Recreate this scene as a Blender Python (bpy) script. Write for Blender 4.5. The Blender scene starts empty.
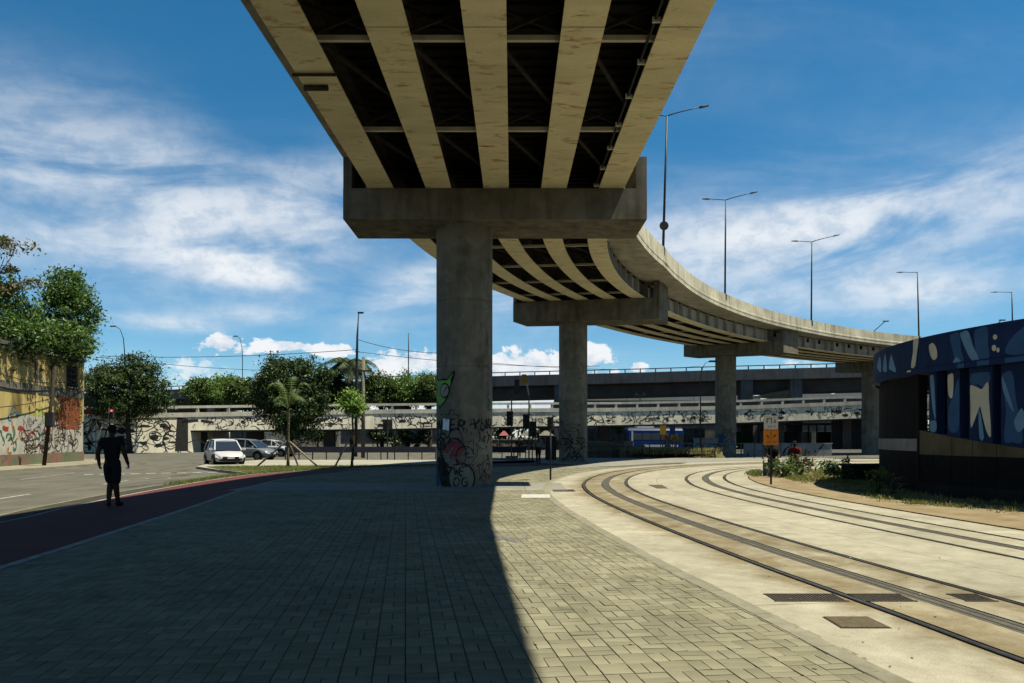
import bpy, bmesh, math, random
import numpy as np
from mathutils import Vector, Matrix

scene = bpy.context.scene
col = scene.collection
R = math.radians
random.seed(7)

# ------------------------------------------------------------------ camera
F_PX, HORIZON, CAM_H = 740.0, 437.0, 1.6
cam_data = bpy.data.cameras.new('camera')
cam_data.sensor_width = 36.0
cam_data.lens = 36.0 * F_PX / 1024.0
cam_data.shift_y = (HORIZON - 341.5) / 1024.0
cam_data.clip_start = 0.05
cam_data.clip_end = 6000
cam = bpy.data.objects.new('camera', cam_data)
cam.location = (0, 0, CAM_H)
cam.rotation_euler = (R(90), 0, 0)
col.objects.link(cam)
scene.camera = cam

# ------------------------------------------------------------------ sun, sky, exposure
SUN_DIR = Vector((0.43, -0.09, 1.0)).normalized()      # towards the sun: high, from the right
sun_data = bpy.data.lights.new('sun', 'SUN')
sun_data.energy = 5.0
sun_data.angle = R(0.53)
sun_data.color = (1.0, 0.93, 0.74)
sun = bpy.data.objects.new('sun', sun_data)
sun.rotation_euler = SUN_DIR.to_track_quat('Z', 'Y').to_euler()
sun.location = (30, -5, 60)
col.objects.link(sun)

scene.view_settings.view_transform = 'Standard'
scene.view_settings.look = 'None'
scene.view_settings.exposure = 1.28
scene.view_settings.gamma = 1.0
scene.view_settings.use_curve_mapping = False
scene.render.engine = 'CYCLES'

world = bpy.data.worlds.new('World')
scene.world = world
world.use_nodes = True
wt = world.node_tree
wt.nodes.clear()
def wn(t, **kw):
    n = wt.nodes.new(t)
    for k, v in kw.items():
        setattr(n, k, v)
    return n
def wset(sock, v):
    if isinstance(v, bpy.types.NodeSocket):
        wt.links.new(v, sock)
    else:
        sock.default_value = v
def wm(op, a, b=0.0, c=0.0, clamp=False):
    n = wn('ShaderNodeMath', operation=op, use_clamp=clamp)
    wset(n.inputs[0], a); wset(n.inputs[1], b); wset(n.inputs[2], c)
    return n.outputs[0]
def wsmooth(v, lo, hi):
    n = wn('ShaderNodeMapRange', interpolation_type='SMOOTHSTEP')
    wset(n.inputs[0], v); n.inputs[1].default_value = lo; n.inputs[2].default_value = hi
    return n.outputs[0]
def wnoise(vec, scale, detail=6, rough=0.55, dist=0.0):
    n = wn('ShaderNodeTexNoise')
    wset(n.inputs['Vector'], vec)
    n.inputs['Scale'].default_value = scale
    n.inputs['Detail'].default_value = detail
    n.inputs['Roughness'].default_value = rough
    n.inputs['Distortion'].default_value = dist
    return n.outputs[0]
def wvec(x, y, z=0.0):
    n = wn('ShaderNodeCombineXYZ')
    wset(n.inputs[0], x); wset(n.inputs[1], y); wset(n.inputs[2], z)
    return n.outputs[0]
sky = wn('ShaderNodeTexSky', sky_type='NISHITA', sun_disc=False)
sky.sun_elevation = math.asin(SUN_DIR.z)
sky.sun_rotation = math.atan2(SUN_DIR.x, SUN_DIR.y)
sky.altitude = 0
sky.air_density = 0.8
sky.dust_density = 0.25
sky.ozone_density = 2.6
tc = wn('ShaderNodeTexCoord')
sep = wn('ShaderNodeSeparateXYZ')
wt.links.new(tc.outputs['Generated'], sep.inputs[0])
dx, dy, dz = sep.outputs
# clouds live on the sky sphere: azimuth / elevation coordinates of the direction
az = wm('ARCTAN2', dx, dy)
hor = wm('SQRT', wm('ADD', wm('MULTIPLY', dx, dx), wm('MULTIPLY', dy, dy)))
el = wm('ARCTAN2', dz, hor)
flat = wvec(wm('DIVIDE', dx, wm('ADD', wm('MAXIMUM', dz, 0.0), 0.18)),
            wm('DIVIDE', dy, wm('ADD', wm('MAXIMUM', dz, 0.0), 0.18)))
mp = wn('ShaderNodeMapping')
mp.inputs['Rotation'].default_value = (0, 0, R(28))
mp.inputs['Scale'].default_value = (0.55, 1.5, 1)
wt.links.new(flat, mp.inputs[0])
cir = wnoise(mp.outputs[0], 1.3, 5, 0.58, 0.7)
big = wnoise(flat, 0.55, 3, 0.5, 0.3)
wisps = wm('MULTIPLY', wsmooth(cir, 0.42, 0.80), wsmooth(big, 0.36, 0.66))
def bank(a0, e0, sa, se, tilt=0.0):
    a = wm('SUBTRACT', az, a0)
    e = wm('SUBTRACT', wm('SUBTRACT', el, e0), wm('MULTIPLY', a, tilt))
    q = wm('ADD', wm('POWER', wm('ABSOLUTE', wm('DIVIDE', a, sa)), 2.0), wm('POWER', wm('ABSOLUTE', wm('DIVIDE', e, se)), 2.0))
    return wm('EXPONENT', wm('MULTIPLY', q, -1.0))
def AE(px, py):
    X, Z = (px - 512) / F_PX, (HORIZON - py) / F_PX
    return math.atan(X), math.atan(Z / math.sqrt(1 + X * X))
CL_BANKS = [  # px, py, half width px, half height px, tilt, weight
    (150, 210, 190, 56, -0.10, 0.85), (225, 266, 62, 13, -0.12, 2.6), (60, 180, 150, 70, 0.0, 0.45),
    (300, 205, 90, 40, 0.25, 0.55), (800, 236, 190, 36, 0.06, 1.35), (930, 288, 90, 24, 0.10, 0.8),
    (420, 285, 60, 22, 0.5, 0.7), (170, 324, 46, 8, -0.03, 1.0), (260, 314, 60, 9, 0.0, 0.5), (760, 300, 140, 14, 0.05, 0.55),
    (520, 305, 70, 24, 0.0, 0.6), (880, 200, 160, 30, 0.1, 0.45)]
acc = None
azel = wvec(wm('ADD', az, wm('MULTIPLY', el, 0.7)), wm('SUBTRACT', wm('MULTIPLY', el, 3.6), wm('MULTIPLY', az, 0.35)))
brk = wnoise(azel, 3.6, 8, 0.58, 0.45)
fine = wsmooth(brk, 0.34, 0.68)
for (px, py, hw, hh, tl, wgt) in CL_BANKS:
    a0, e0 = AE(px, py)
    b = wm('MULTIPLY', bank(a0, e0, hw / F_PX * math.cos(a0) ** 2, hh / F_PX * math.cos(a0), tl), wgt)
    acc = b if acc is None else wm('ADD', acc, b)
banks = wm('MULTIPLY', acc, wm('ADD', wm('MULTIPLY', fine, 1.0), 0.07))
# low fair-weather cumulus along the horizon, all round
cvec = wvec(wm('MULTIPLY', az, 1.0), wm('MULTIPLY', el, 1.5))
puff = wnoise(cvec, 26.0, 5, 0.62, 0.2)
clump = wnoise(wvec(wm('ADD', az, 3.3), 0.0), 5.5, 2, 0.5)
top = wm('ADD', wm('MULTIPLY', clump, 0.11), 0.03)
cum = wm('SUBTRACT', wm('ADD', top, wm('MULTIPLY', wm('SUBTRACT', puff, 0.5), 0.16)), el)
cumulus = wm('MULTIPLY', wsmooth(cum, 0.0, 0.022), wsmooth(clump, 0.42, 0.56))
lumps = []
for (px, py, hw, hh) in [(222, 344, 26, 12), (285, 346, 34, 7), (330, 350, 30, 7), (420, 362, 60, 13), (520, 366, 60, 18), (590, 358, 18, 14), (636, 368, 10, 6)]:
    a0, e0 = AE(px, py)
    q = bank(a0, e0, hw / F_PX * math.cos(a0) ** 2, hh / F_PX * math.cos(a0))
    lumps.append(wm('MULTIPLY', wsmooth(q, 0.06, 0.22), wsmooth(wm('ADD', q, wm('MULTIPLY', wm('SUBTRACT', puff, 0.5), 2.6)), 0.36, 0.60)))
for l in lumps:
    cumulus = wm('MAXIMUM', cumulus, l)
soft = wm('ADD', banks, wm('MULTIPLY', wisps, 0.20))
soft = wm('SUBTRACT', 1.0, wm('EXPONENT', wm('MULTIPLY', soft, -1.5)))
cover = wm('MAXIMUM', soft, wm('MULTIPLY', cumulus, 0.97), clamp=True)
cover = wm('MULTIPLY', cover, wsmooth(el, -0.01, 0.02))
shade = wn('ShaderNodeMixRGB')
shade.inputs[1].default_value = (5.3, 6.0, 6.8, 1)
shade.inputs[2].default_value = (7.5, 7.7, 7.9, 1)
wt.links.new(wsmooth(puff, 0.35, 0.6), shade.inputs[0])
hs = wn('ShaderNodeHueSaturation')
hs.inputs['Hue'].default_value = 0.486
hs.inputs['Saturation'].default_value = 1.34
hs.inputs['Value'].default_value = 1.02
wt.links.new(sky.outputs[0], hs.inputs['Color'])
mixc = wn('ShaderNodeMixRGB')
wt.links.new(cover, mixc.inputs[0])
wt.links.new(hs.outputs[0], mixc.inputs[1])
wt.links.new(shade.outputs[0], mixc.inputs[2])
bg = wn('ShaderNodeBackground')
bg.inputs['Strength'].default_value = 0.05
wt.links.new(mixc.outputs[0], bg.inputs['Color'])
wo = wn('ShaderNodeOutputWorld')
wt.links.new(bg.outputs[0], wo.inputs[0])

# ------------------------------------------------------------------ materials
MATS = {}
ALB = 0.40                                           # scales colours down against the raised exposure, so shade falls deeper beside sun
FULL = {'parapet_concrete', 'web_paint', 'mural_wall', 'bridge_rail', 'girder_paint', 'chord_paint', 'blue_deep', 'blue_mid', 'blue_light', 'mural_cream', 'skin', 'cloth_black', 'cloth_navy', 'hair', 'red_lens', 'ink', 'tyre', 'car_glass', 'mural_black', 'fence_dark', 'pole_dark', 'dark_void', 'steel_dark', 'spray_green', 'paper', 'grate', 'groove', 'wire', 'dark_girder'}
def mat(name, c1, c2=None, scale=3.0, rough=0.85, bump=0.0, bscale=60.0, metal=0.0, spec=0.06, streak=0.0,
        island=0.0, obrand=0.0, lo=0.35, hi=0.65, c3=None, c3scale=0.7, c3lo=0.55, c3hi=0.7, stretch=(1, 1, 1), trans=0.0, emit=None, detail=7,
        speck=0.0, speckscale=180.0, blotch=0.0, blscale=0.35):
    if name not in FULL:
        c1, c2, c3 = (tuple(v * ALB for v in c) if c is not None else None for c in (c1, c2, c3))
    m = bpy.data.materials.new(name)
    MATS[name] = m
    m.use_nodes = True
    t = m.node_tree
    b = t.nodes['Principled BSDF']
    b.inputs['Roughness'].default_value = rough
    b.inputs['Metallic'].default_value = metal
    b.inputs['Specular IOR Level'].default_value = spec
    L = t.links.new
    co = t.nodes.new('ShaderNodeTexCoord').outputs['Object']
    def noise(sc, det=7, st=(1, 1, 1), dist=0.0, ro=0.6):
        mp = t.nodes.new('ShaderNodeMapping')
        mp.inputs['Scale'].default_value = st
        L(co, mp.inputs[0])
        n = t.nodes.new('ShaderNodeTexNoise')
        n.inputs['Scale'].default_value = sc
        n.inputs['Detail'].default_value = det
        n.inputs['Roughness'].default_value = ro
        n.inputs['Distortion'].default_value = dist
        L(mp.outputs[0], n.inputs[0])
        return n.outputs[0]
    def rng(v, a, bb, o0=0.0, o1=1.0):
        n = t.nodes.new('ShaderNodeMapRange')
        L(v, n.inputs[0])
        for i, x in enumerate((a, bb, o0, o1)):
            n.inputs[i + 1].default_value = x
        return n.outputs[0]
    def mixn(f, a, bb, mode='MIX'):
        n = t.nodes.new('ShaderNodeMixRGB')
        n.blend_type = mode
        for s, v in zip(n.inputs, (f, a, bb)):
            if isinstance(v, bpy.types.NodeSocket): L(v, s)
            elif isinstance(v, (int, float)): s.default_value = v
            else: s.default_value = (*v, 1)
        return n.outputs[0]
    cur = None
    if c2 is not None:
        cur = mixn(rng(noise(scale, detail, stretch, 0.3), lo, hi), c1, c2)
    else:
        cur = mixn(0.0, c1, c1)
    if c3 is not None:
        cur = mixn(rng(noise(c3scale, 6, stretch, 0.5), c3lo, c3hi), cur, c3)
    def mulval(f):
        n = t.nodes.new('ShaderNodeCombineXYZ')
        for s in n.inputs: L(f, s)
        return n.outputs[0]
    if blotch > 0:
        cur = mixn(1.0, cur, mulval(rng(noise(blscale, 5), 0.3, 0.7, 1 - blotch, 1 + blotch)), 'MULTIPLY')
    if streak > 0:
        s = rng(noise(2.2, 5, (1, 1, 0.10), 0.2), 0.45, 0.72, 1.0, 1 - streak)
        cur = mixn(1.0, cur, mulval(s), 'MULTIPLY')
    if speck > 0:
        cur = mixn(1.0, cur, mulval(rng(noise(speckscale, 2), 0.3, 0.7, 1 - speck, 1 + speck)), 'MULTIPLY')
    if island > 0 or obrand > 0:
        g = t.nodes.new('ShaderNodeNewGeometry').outputs['Random Per Island']
        o = t.nodes.new('ShaderNodeObjectInfo').outputs['Random']
        a = t.nodes.new('ShaderNodeMath'); a.operation = 'ADD'
        L(g, a.inputs[0]); L(o, a.inputs[1])
        fr = t.nodes.new('ShaderNodeMath'); fr.operation = 'FRACT'
        L(a.outputs[0], fr.inputs[0])
        k = max(island, obrand)
        cur = mixn(1.0, cur, mulval(rng(fr.outputs[0], 0, 1, 1 - k, 1 + k)), 'MULTIPLY')
    L(cur, b.inputs['Base Color'])
    if bump > 0:
        bn = t.nodes.new('ShaderNodeBump')
        bn.inputs['Strength'].default_value = bump
        bn.inputs['Distance'].default_value = 0.02
        L(noise(bscale, 5), bn.inputs['Height'])
        L(bn.outputs[0], b.inputs['Normal'])
    if trans > 0:
        b.inputs['Transmission Weight'].default_value = trans
    if emit:
        b.inputs['Emission Color'].default_value = (*emit[0], 1)
        b.inputs['Emission Strength'].default_value = emit[1]
    return m

def leaf_mat(name, c, var=0.45, tr=0.35):
    c = tuple(v * 0.74 for v in c)
    m = bpy.data.materials.new(name)
    MATS[name] = m
    m.use_nodes = True
    t = m.node_tree
    L = t.links.new
    t.nodes.remove(t.nodes['Principled BSDF'])
    g = t.nodes.new('ShaderNodeNewGeometry').outputs['Random Per Island']
    ramp = t.nodes.new('ShaderNodeValToRGB')
    ramp.color_ramp.elements[0].color = (c[0] * (1 - var), c[1] * (1 - var), c[2] * (1 - var), 1)
    ramp.color_ramp.elements[1].color = (c[0] * (1 + var * 1.3), c[1] * (1 + var), c[2] * (1 + var * 0.6), 1)
    L(g, ramp.inputs[0])
    d = t.nodes.new('ShaderNodeBsdfPrincipled')
    d.inputs['Roughness'].default_value = 0.55
    d.inputs['Specular IOR Level'].default_value = 0.25
    L(ramp.outputs[0], d.inputs['Base Color'])
    tl = t.nodes.new('ShaderNodeBsdfTranslucent')
    L(ramp.outputs[0], tl.inputs[0])
    mx = t.nodes.new('ShaderNodeMixShader')
    mx.inputs[0].default_value = tr
    L(d.outputs[0], mx.inputs[1]); L(tl.outputs[0], mx.inputs[2])
    L(mx.outputs[0], t.nodes['Material Output'].inputs[0])
    return m

mat('asphalt', (0.14, 0.136, 0.112), (0.20, 0.19, 0.155), 1.2, c3=(0.075, 0.074, 0.068), c3scale=0.8, c3lo=0.58, c3hi=0.70, stretch=(1.6, 0.35, 1), bump=0.25, bscale=150, speck=0.16, blotch=0.14)
mat('far_ground', (0.10, 0.10, 0.09), (0.16, 0.15, 0.13), 0.15, blotch=0.2)
mat('bike_path', (0.20, 0.074, 0.070), (0.155, 0.060, 0.058), 1.5, bump=0.2, bscale=200, speck=0.12, blotch=0.15)
mat('mortar', (0.15, 0.14, 0.105), (0.19, 0.175, 0.13), 6, bump=0.2, bscale=120)
mat('paver', (0.285, 0.268, 0.182), (0.345, 0.325, 0.228), 2.2, bump=0.22, bscale=140, island=0.16, speck=0.16, blotch=0.2, blscale=0.6, c3=(0.15, 0.14, 0.10), c3scale=1.7, c3lo=0.58, c3hi=0.76)
mat('paver_far', (0.235, 0.228, 0.178), (0.285, 0.275, 0.215), 2.2, speck=0.06, speckscale=12, blotch=0.14)
mat('kerb', (0.38, 0.36, 0.27), (0.27, 0.255, 0.19), 4, bump=0.2, speck=0.12, blotch=0.15)
def slab_mat(name):
    """tram-bed concrete; the mesh attribute 'stain' says how brown the brake dust has left it"""
    m = mat(name, (0.54, 0.51, 0.395), (0.42, 0.39, 0.295), 3.0, bump=0.3, bscale=60, speck=0.15, speckscale=70, obrand=0.06, blotch=0.16, blscale=0.45)
    t = m.node_tree; L = t.links.new
    b = t.nodes['Principled BSDF']; src = b.inputs['Base Color'].links[0].from_socket
    at = t.nodes.new('ShaderNodeAttribute'); at.attribute_name = 'stain'
    co = t.nodes.new('ShaderNodeTexCoord')
    n1 = t.nodes.new('ShaderNodeTexNoise'); n1.inputs['Scale'].default_value = 1.3; n1.inputs['Detail'].default_value = 8; n1.inputs['Roughness'].default_value = 0.68; n1.inputs['Distortion'].default_value = 0.6
    L(co.outputs['Object'], n1.inputs[0])
    a = t.nodes.new('ShaderNodeMath'); a.operation = 'MULTIPLY_ADD'; L(n1.outputs[0], a.inputs[0]); a.inputs[1].default_value = 1.7; L(at.outputs['Fac'], a.inputs[2])
    r = t.nodes.new('ShaderNodeMapRange'); r.interpolation_type = 'SMOOTHSTEP'; L(a.outputs[0], r.inputs[0]); r.inputs[1].default_value = 0.95; r.inputs[2].default_value = 1.85
    mx = t.nodes.new('ShaderNodeMixRGB'); mx.blend_type = 'MULTIPLY'; L(r.outputs[0], mx.inputs[0]); L(src, mx.inputs[1]); mx.inputs[2].default_value = (0.52, 0.44, 0.31, 1)
    n2 = t.nodes.new('ShaderNodeTexNoise'); n2.inputs['Scale'].default_value = 5.5; n2.inputs['Detail'].default_value = 6; n2.inputs['Roughness'].default_value = 0.7
    L(co.outputs['Object'], n2.inputs[0])
    r2 = t.nodes.new('ShaderNodeMapRange'); L(n2.outputs[0], r2.inputs[0]); r2.inputs[1].default_value = 0.56; r2.inputs[2].default_value = 0.70
    mx2 = t.nodes.new('ShaderNodeMixRGB'); mx2.blend_type = 'MULTIPLY'
    k = t.nodes.new('ShaderNodeMath'); k.operation = 'MULTIPLY'; L(r2.outputs[0], k.inputs[0]); k.inputs[1].default_value = 0.45; L(k.outputs[0], mx2.inputs[0])
    L(mx.outputs[0], mx2.inputs[1]); mx2.inputs[2].default_value = (0.45, 0.42, 0.38, 1)
    L(mx2.outputs[0], b.inputs['Base Color'])
    return m
slab_mat('slab')
mat('concrete_strip', (0.38, 0.37, 0.32), (0.30, 0.29, 0.25), 2, bump=0.1, blotch=0.12, speck=0.08)
mat('sidewalk', (0.50, 0.48, 0.40), (0.42, 0.40, 0.33), 1.2, bump=0.1, blotch=0.12)
mat('old_sidewalk', (0.40, 0.37, 0.28), (0.29, 0.27, 0.20), 0.9, bump=0.2, blotch=0.2)
mat('white_paint', (0.70, 0.69, 0.63), (0.50, 0.49, 0.44), 7, rough=0.7, lo=0.45, hi=0.75)
mat('worn_paint', (0.52, 0.52, 0.48), (0.26, 0.26, 0.24), 5, lo=0.40, hi=0.7)
mat('rail_steel', (0.11, 0.085, 0.06), (0.06, 0.045, 0.03), 9, rough=0.7, metal=0.3, spec=0.3)
mat('rail_head', (0.30, 0.28, 0.25), (0.18, 0.16, 0.14), 9, rough=0.33, metal=0.85)
mat('groove', (0.030, 0.024, 0.016), (0.05, 0.04, 0.026), 20)
mat('power_strip', (0.12, 0.118, 0.10), (0.17, 0.16, 0.13), 6, bump=0.3, bscale=90, speck=0.2, speckscale=60)
mat('grate', (0.035, 0.032, 0.028), (0.06, 0.05, 0.04), 20, rough=0.6, metal=0.4)
mat('hatch_iron', (0.13, 0.105, 0.065), (0.18, 0.15, 0.10), 14, rough=0.7, bump=0.5, bscale=60, speck=0.2, speckscale=90)
mat('soil', (0.30, 0.23, 0.13), (0.40, 0.32, 0.20), 1.3, bump=0.5, bscale=50, speck=0.18, c3=(0.17, 0.14, 0.08), c3scale=1.5, c3lo=0.55, c3hi=0.75)
mat('verge_shade_soil', (0.10, 0.09, 0.07), (0.07, 0.065, 0.05), 2.0, bump=0.5, bscale=50, c3=(0.13, 0.13, 0.06), c3scale=1.2)  # verge soil, darkened: the shade along the path is put into its colour
mat('grass_soil', (0.12, 0.12, 0.045), (0.20, 0.18, 0.08), 2.0, bump=0.4, bscale=60)
mat('concrete', (0.36, 0.335, 0.26), (0.25, 0.23, 0.175), 1.6, bump=0.3, bscale=35, streak=0.5, blotch=0.16, speck=0.05, speckscale=60, c3=(0.15, 0.13, 0.10), c3scale=0.55, c3lo=0.6, c3hi=0.85)
mat('column_concrete', (0.40, 0.375, 0.295), (0.285, 0.265, 0.205), 2.2, bump=0.35, bscale=35, streak=0.35, blotch=0.22, blscale=0.8, speck=0.12, speckscale=45, c3=(0.17, 0.15, 0.11), c3scale=1.6, c3lo=0.56, c3hi=0.74)
mat('parapet_concrete', (0.34, 0.32, 0.25), (0.25, 0.235, 0.18), 1.0, bump=0.12, bscale=40, streak=0.4, blotch=0.15)
mat('girder_paint', (0.60, 0.545, 0.345), (0.50, 0.45, 0.28), 0.8, rough=0.55, streak=0.0, blotch=0.12, c3=(0.26, 0.12, 0.035), c3scale=1.9, c3lo=0.57, c3hi=0.72, stretch=(0.9, 2.6, 1.0), speck=0.06, speckscale=25)
mat('web_paint', (0.34, 0.36, 0.36), (0.26, 0.27, 0.265), 0.9, rough=0.6, streak=0.25, blotch=0.1)
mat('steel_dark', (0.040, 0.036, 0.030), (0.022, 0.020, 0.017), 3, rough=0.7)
mat('chord_paint', (0.42, 0.40, 0.31), (0.30, 0.24, 0.15), 2.5, rough=0.6, lo=0.5, hi=0.8)
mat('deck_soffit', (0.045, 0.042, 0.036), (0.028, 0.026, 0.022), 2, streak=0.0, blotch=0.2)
mat('grey_viaduct', (0.20, 0.21, 0.215), (0.15, 0.155, 0.16), 0.5, streak=0.3, blotch=0.12)
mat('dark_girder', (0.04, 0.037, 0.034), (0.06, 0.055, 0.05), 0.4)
mat('mural_wall', (0.58, 0.545, 0.43), (0.46, 0.43, 0.335), 0.5, streak=0.35, blotch=0.15)
mat('bridge_rail', (0.36, 0.345, 0.29), (0.27, 0.26, 0.22), 0.8, streak=0.25, blotch=0.12)
mat('ink', (0.014, 0.014, 0.014), (0.03, 0.03, 0.03), 5)
mat('ink_grey', (0.10, 0.10, 0.10))
mat('spray_green', (0.16, 0.34, 0.07), (0.12, 0.28, 0.05), 6)
mat('spray_teal', (0.05, 0.22, 0.17))
mat('spray_pink', (0.42, 0.14, 0.14), (0.34, 0.10, 0.10), 5)
mat('spray_red', (0.42, 0.07, 0.04))
mat('spray_blue', (0.06, 0.20, 0.36), (0.04, 0.15, 0.28), 3)
mat('spray_white', (0.62, 0.61, 0.55), (0.5, 0.49, 0.44), 6)
mat('spray_cream', (0.42, 0.40, 0.30))
mat('spray_orange', (0.45, 0.22, 0.04))
mat('chalk', (0.30, 0.28, 0.36))
mat('paper', (0.62, 0.64, 0.68))
mat('wall_yellow', (0.78, 0.62, 0.24), (0.66, 0.53, 0.22), 0.9, streak=0.3, blotch=0.15, c3=(0.24, 0.18, 0.06), c3scale=0.33, c3lo=0.56, c3hi=0.68, stretch=(1, 1, 0.5))
mat('wall_white', (0.74, 0.71, 0.60), (0.60, 0.57, 0.47), 1.2, streak=0.25, blotch=0.15, c3=(0.30, 0.26, 0.19), c3scale=0.9, c3lo=0.6, c3hi=0.75)
mat('wall_grey', (0.26, 0.25, 0.21), (0.18, 0.17, 0.14), 1.0, streak=0.4, blotch=0.2)
mat('plinth', (0.20, 0.24, 0.15), (0.36, 0.20, 0.15), 0.8, lo=0.45, hi=0.55, blotch=0.2, c3=(0.10, 0.10, 0.08), c3scale=1.3)
mat('dark_void', (0.012, 0.012, 0.012))
mat('roof_grey', (0.22, 0.21, 0.19), (0.15, 0.145, 0.13), 1.5, streak=0.2)
mat('white_roof', (0.62, 0.63, 0.63), (0.52, 0.53, 0.54), 0.2)
mat('bark', (0.10, 0.078, 0.055), (0.06, 0.048, 0.035), 8, bump=0.6, bscale=30, stretch=(1, 1, 0.3))
mat('pale_bark', (0.26, 0.22, 0.15), (0.18, 0.15, 0.10), 8, bump=0.4, bscale=40, stretch=(1, 1, 0.3))
mat('stake_wood', (0.42, 0.36, 0.26), (0.32, 0.27, 0.19), 6)
mat('pole_metal', (0.07, 0.07, 0.068), (0.10, 0.10, 0.095), 4, rough=0.5, metal=0.5)
mat('pole_dark', (0.022, 0.022, 0.022), (0.035, 0.035, 0.035), 4, rough=0.5)
mat('pole_concrete', (0.28, 0.26, 0.21), (0.20, 0.185, 0.15), 3)
mat('fence_dark', (0.02, 0.023, 0.035), (0.03, 0.03, 0.04), 2, rough=0.5)
mat('red_lens', (0.6, 0.02, 0.02), emit=((1.0, 0.05, 0.03), 2.2))
mat('lens_dark', (0.02, 0.02, 0.02), rough=0.2)
mat('car_white', (0.70, 0.71, 0.72), rough=0.25, spec=0.5)
mat('car_silver', (0.36, 0.40, 0.45), rough=0.22, metal=0.35, spec=0.5)
mat('car_red', (0.40, 0.02, 0.02), rough=0.25)
mat('car_black', (0.02, 0.02, 0.022), rough=0.35)
mat('car_glass', (0.012, 0.016, 0.024), rough=0.12, spec=0.45)
mat('tyre', (0.018, 0.018, 0.018), rough=0.8)
mat('rim', (0.35, 0.35, 0.36), rough=0.35, metal=0.7)
mat('headlight', (0.62, 0.66, 0.70), rough=0.1, spec=0.6)
mat('chrome', (0.55, 0.55, 0.55), rough=0.2, metal=0.9)
mat('bus_blue', (0.010, 0.045, 0.19), (0.016, 0.06, 0.24), 1.2, rough=0.3)
mat('bus_white', (0.62, 0.65, 0.68), rough=0.35)
mat('skin', (0.045, 0.024, 0.015), (0.035, 0.019, 0.012), 8, rough=0.6)
mat('cloth_black', (0.006, 0.006, 0.007), (0.010, 0.010, 0.011), 12, rough=0.95, spec=0.1, bump=0.6, bscale=14)
mat('cloth_navy', (0.006, 0.007, 0.010), (0.010, 0.011, 0.015), 12, rough=0.95, spec=0.1, bump=0.6, bscale=14)
mat('cloth_grey', (0.24, 0.25, 0.21), (0.20, 0.21, 0.18), 12)
mat('cloth_red', (0.26, 0.03, 0.03), (0.20, 0.03, 0.03), 12)
mat('cloth_white', (0.5, 0.5, 0.48))
mat('hair', (0.010, 0.009, 0.008))
mat('blue_deep', (0.007, 0.018, 0.058), (0.011, 0.026, 0.078), 1.2, rough=0.6, blotch=0.15)
mat('blue_mid', (0.030, 0.080, 0.18), (0.024, 0.066, 0.15), 2, rough=0.6)
mat('blue_light', (0.11, 0.21, 0.33), (0.085, 0.17, 0.28), 2, rough=0.6)
mat('mural_black', (0.006, 0.0065, 0.008), (0.010, 0.0105, 0.012), 2)
mat('mural_cream', (0.46, 0.45, 0.36), (0.37, 0.36, 0.28), 2)
mat('dado', (0.27, 0.24, 0.15), (0.18, 0.16, 0.10), 1.5, streak=0.35, blotch=0.2)
mat('base_grey', (0.05, 0.05, 0.05), (0.035, 0.035, 0.035), 1.5, blotch=0.2)
mat('sign_white', (0.68, 0.66, 0.58), (0.58, 0.56, 0.49), 10)
mat('sign_orange', (0.70, 0.24, 0.03), (0.62, 0.21, 0.03), 8)
mat('sign_yellow', (0.62, 0.36, 0.04))
mat('sign_blue', (0.02, 0.05, 0.16))
mat('hedge_wall', (0.24, 0.20, 0.13), (0.18, 0.15, 0.09), 2.0, bump=0.5, bscale=12, blotch=0.2)
mat('stone_post', (0.36, 0.31, 0.20), (0.28, 0.24, 0.15), 4, bump=0.4, bscale=15)
mat('white_wall', (0.50, 0.51, 0.50), (0.40, 0.41, 0.41), 0.8, streak=0.3)
mat('brick', (0.36, 0.125, 0.055), (0.28, 0.10, 0.045), 5, bump=0.3, bscale=40, island=0.22)
mat('wire', (0.02, 0.02, 0.02))
mat('green_panel', (0.02, 0.12, 0.05))
leaf_mat('leaf_bush', (0.060, 0.125, 0.030), 0.5)
leaf_mat('leaf_light', (0.10, 0.19, 0.042), 0.4)
leaf_mat('leaf_dark', (0.030, 0.058, 0.020), 0.5, 0.25)
leaf_mat('leaf_mid', (0.070, 0.120, 0.030), 0.5)
leaf_mat('leaf_olive', (0.095, 0.10, 0.040), 0.5)
leaf_mat('leaf_fresh', (0.16, 0.28, 0.05), 0.4)
leaf_mat('leaf_palm', (0.055, 0.085, 0.035), 0.4)
leaf_mat('blade', (0.13, 0.17, 0.045), 0.5)
leaf_mat('blade_dry', (0.24, 0.22, 0.085), 0.4)

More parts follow.
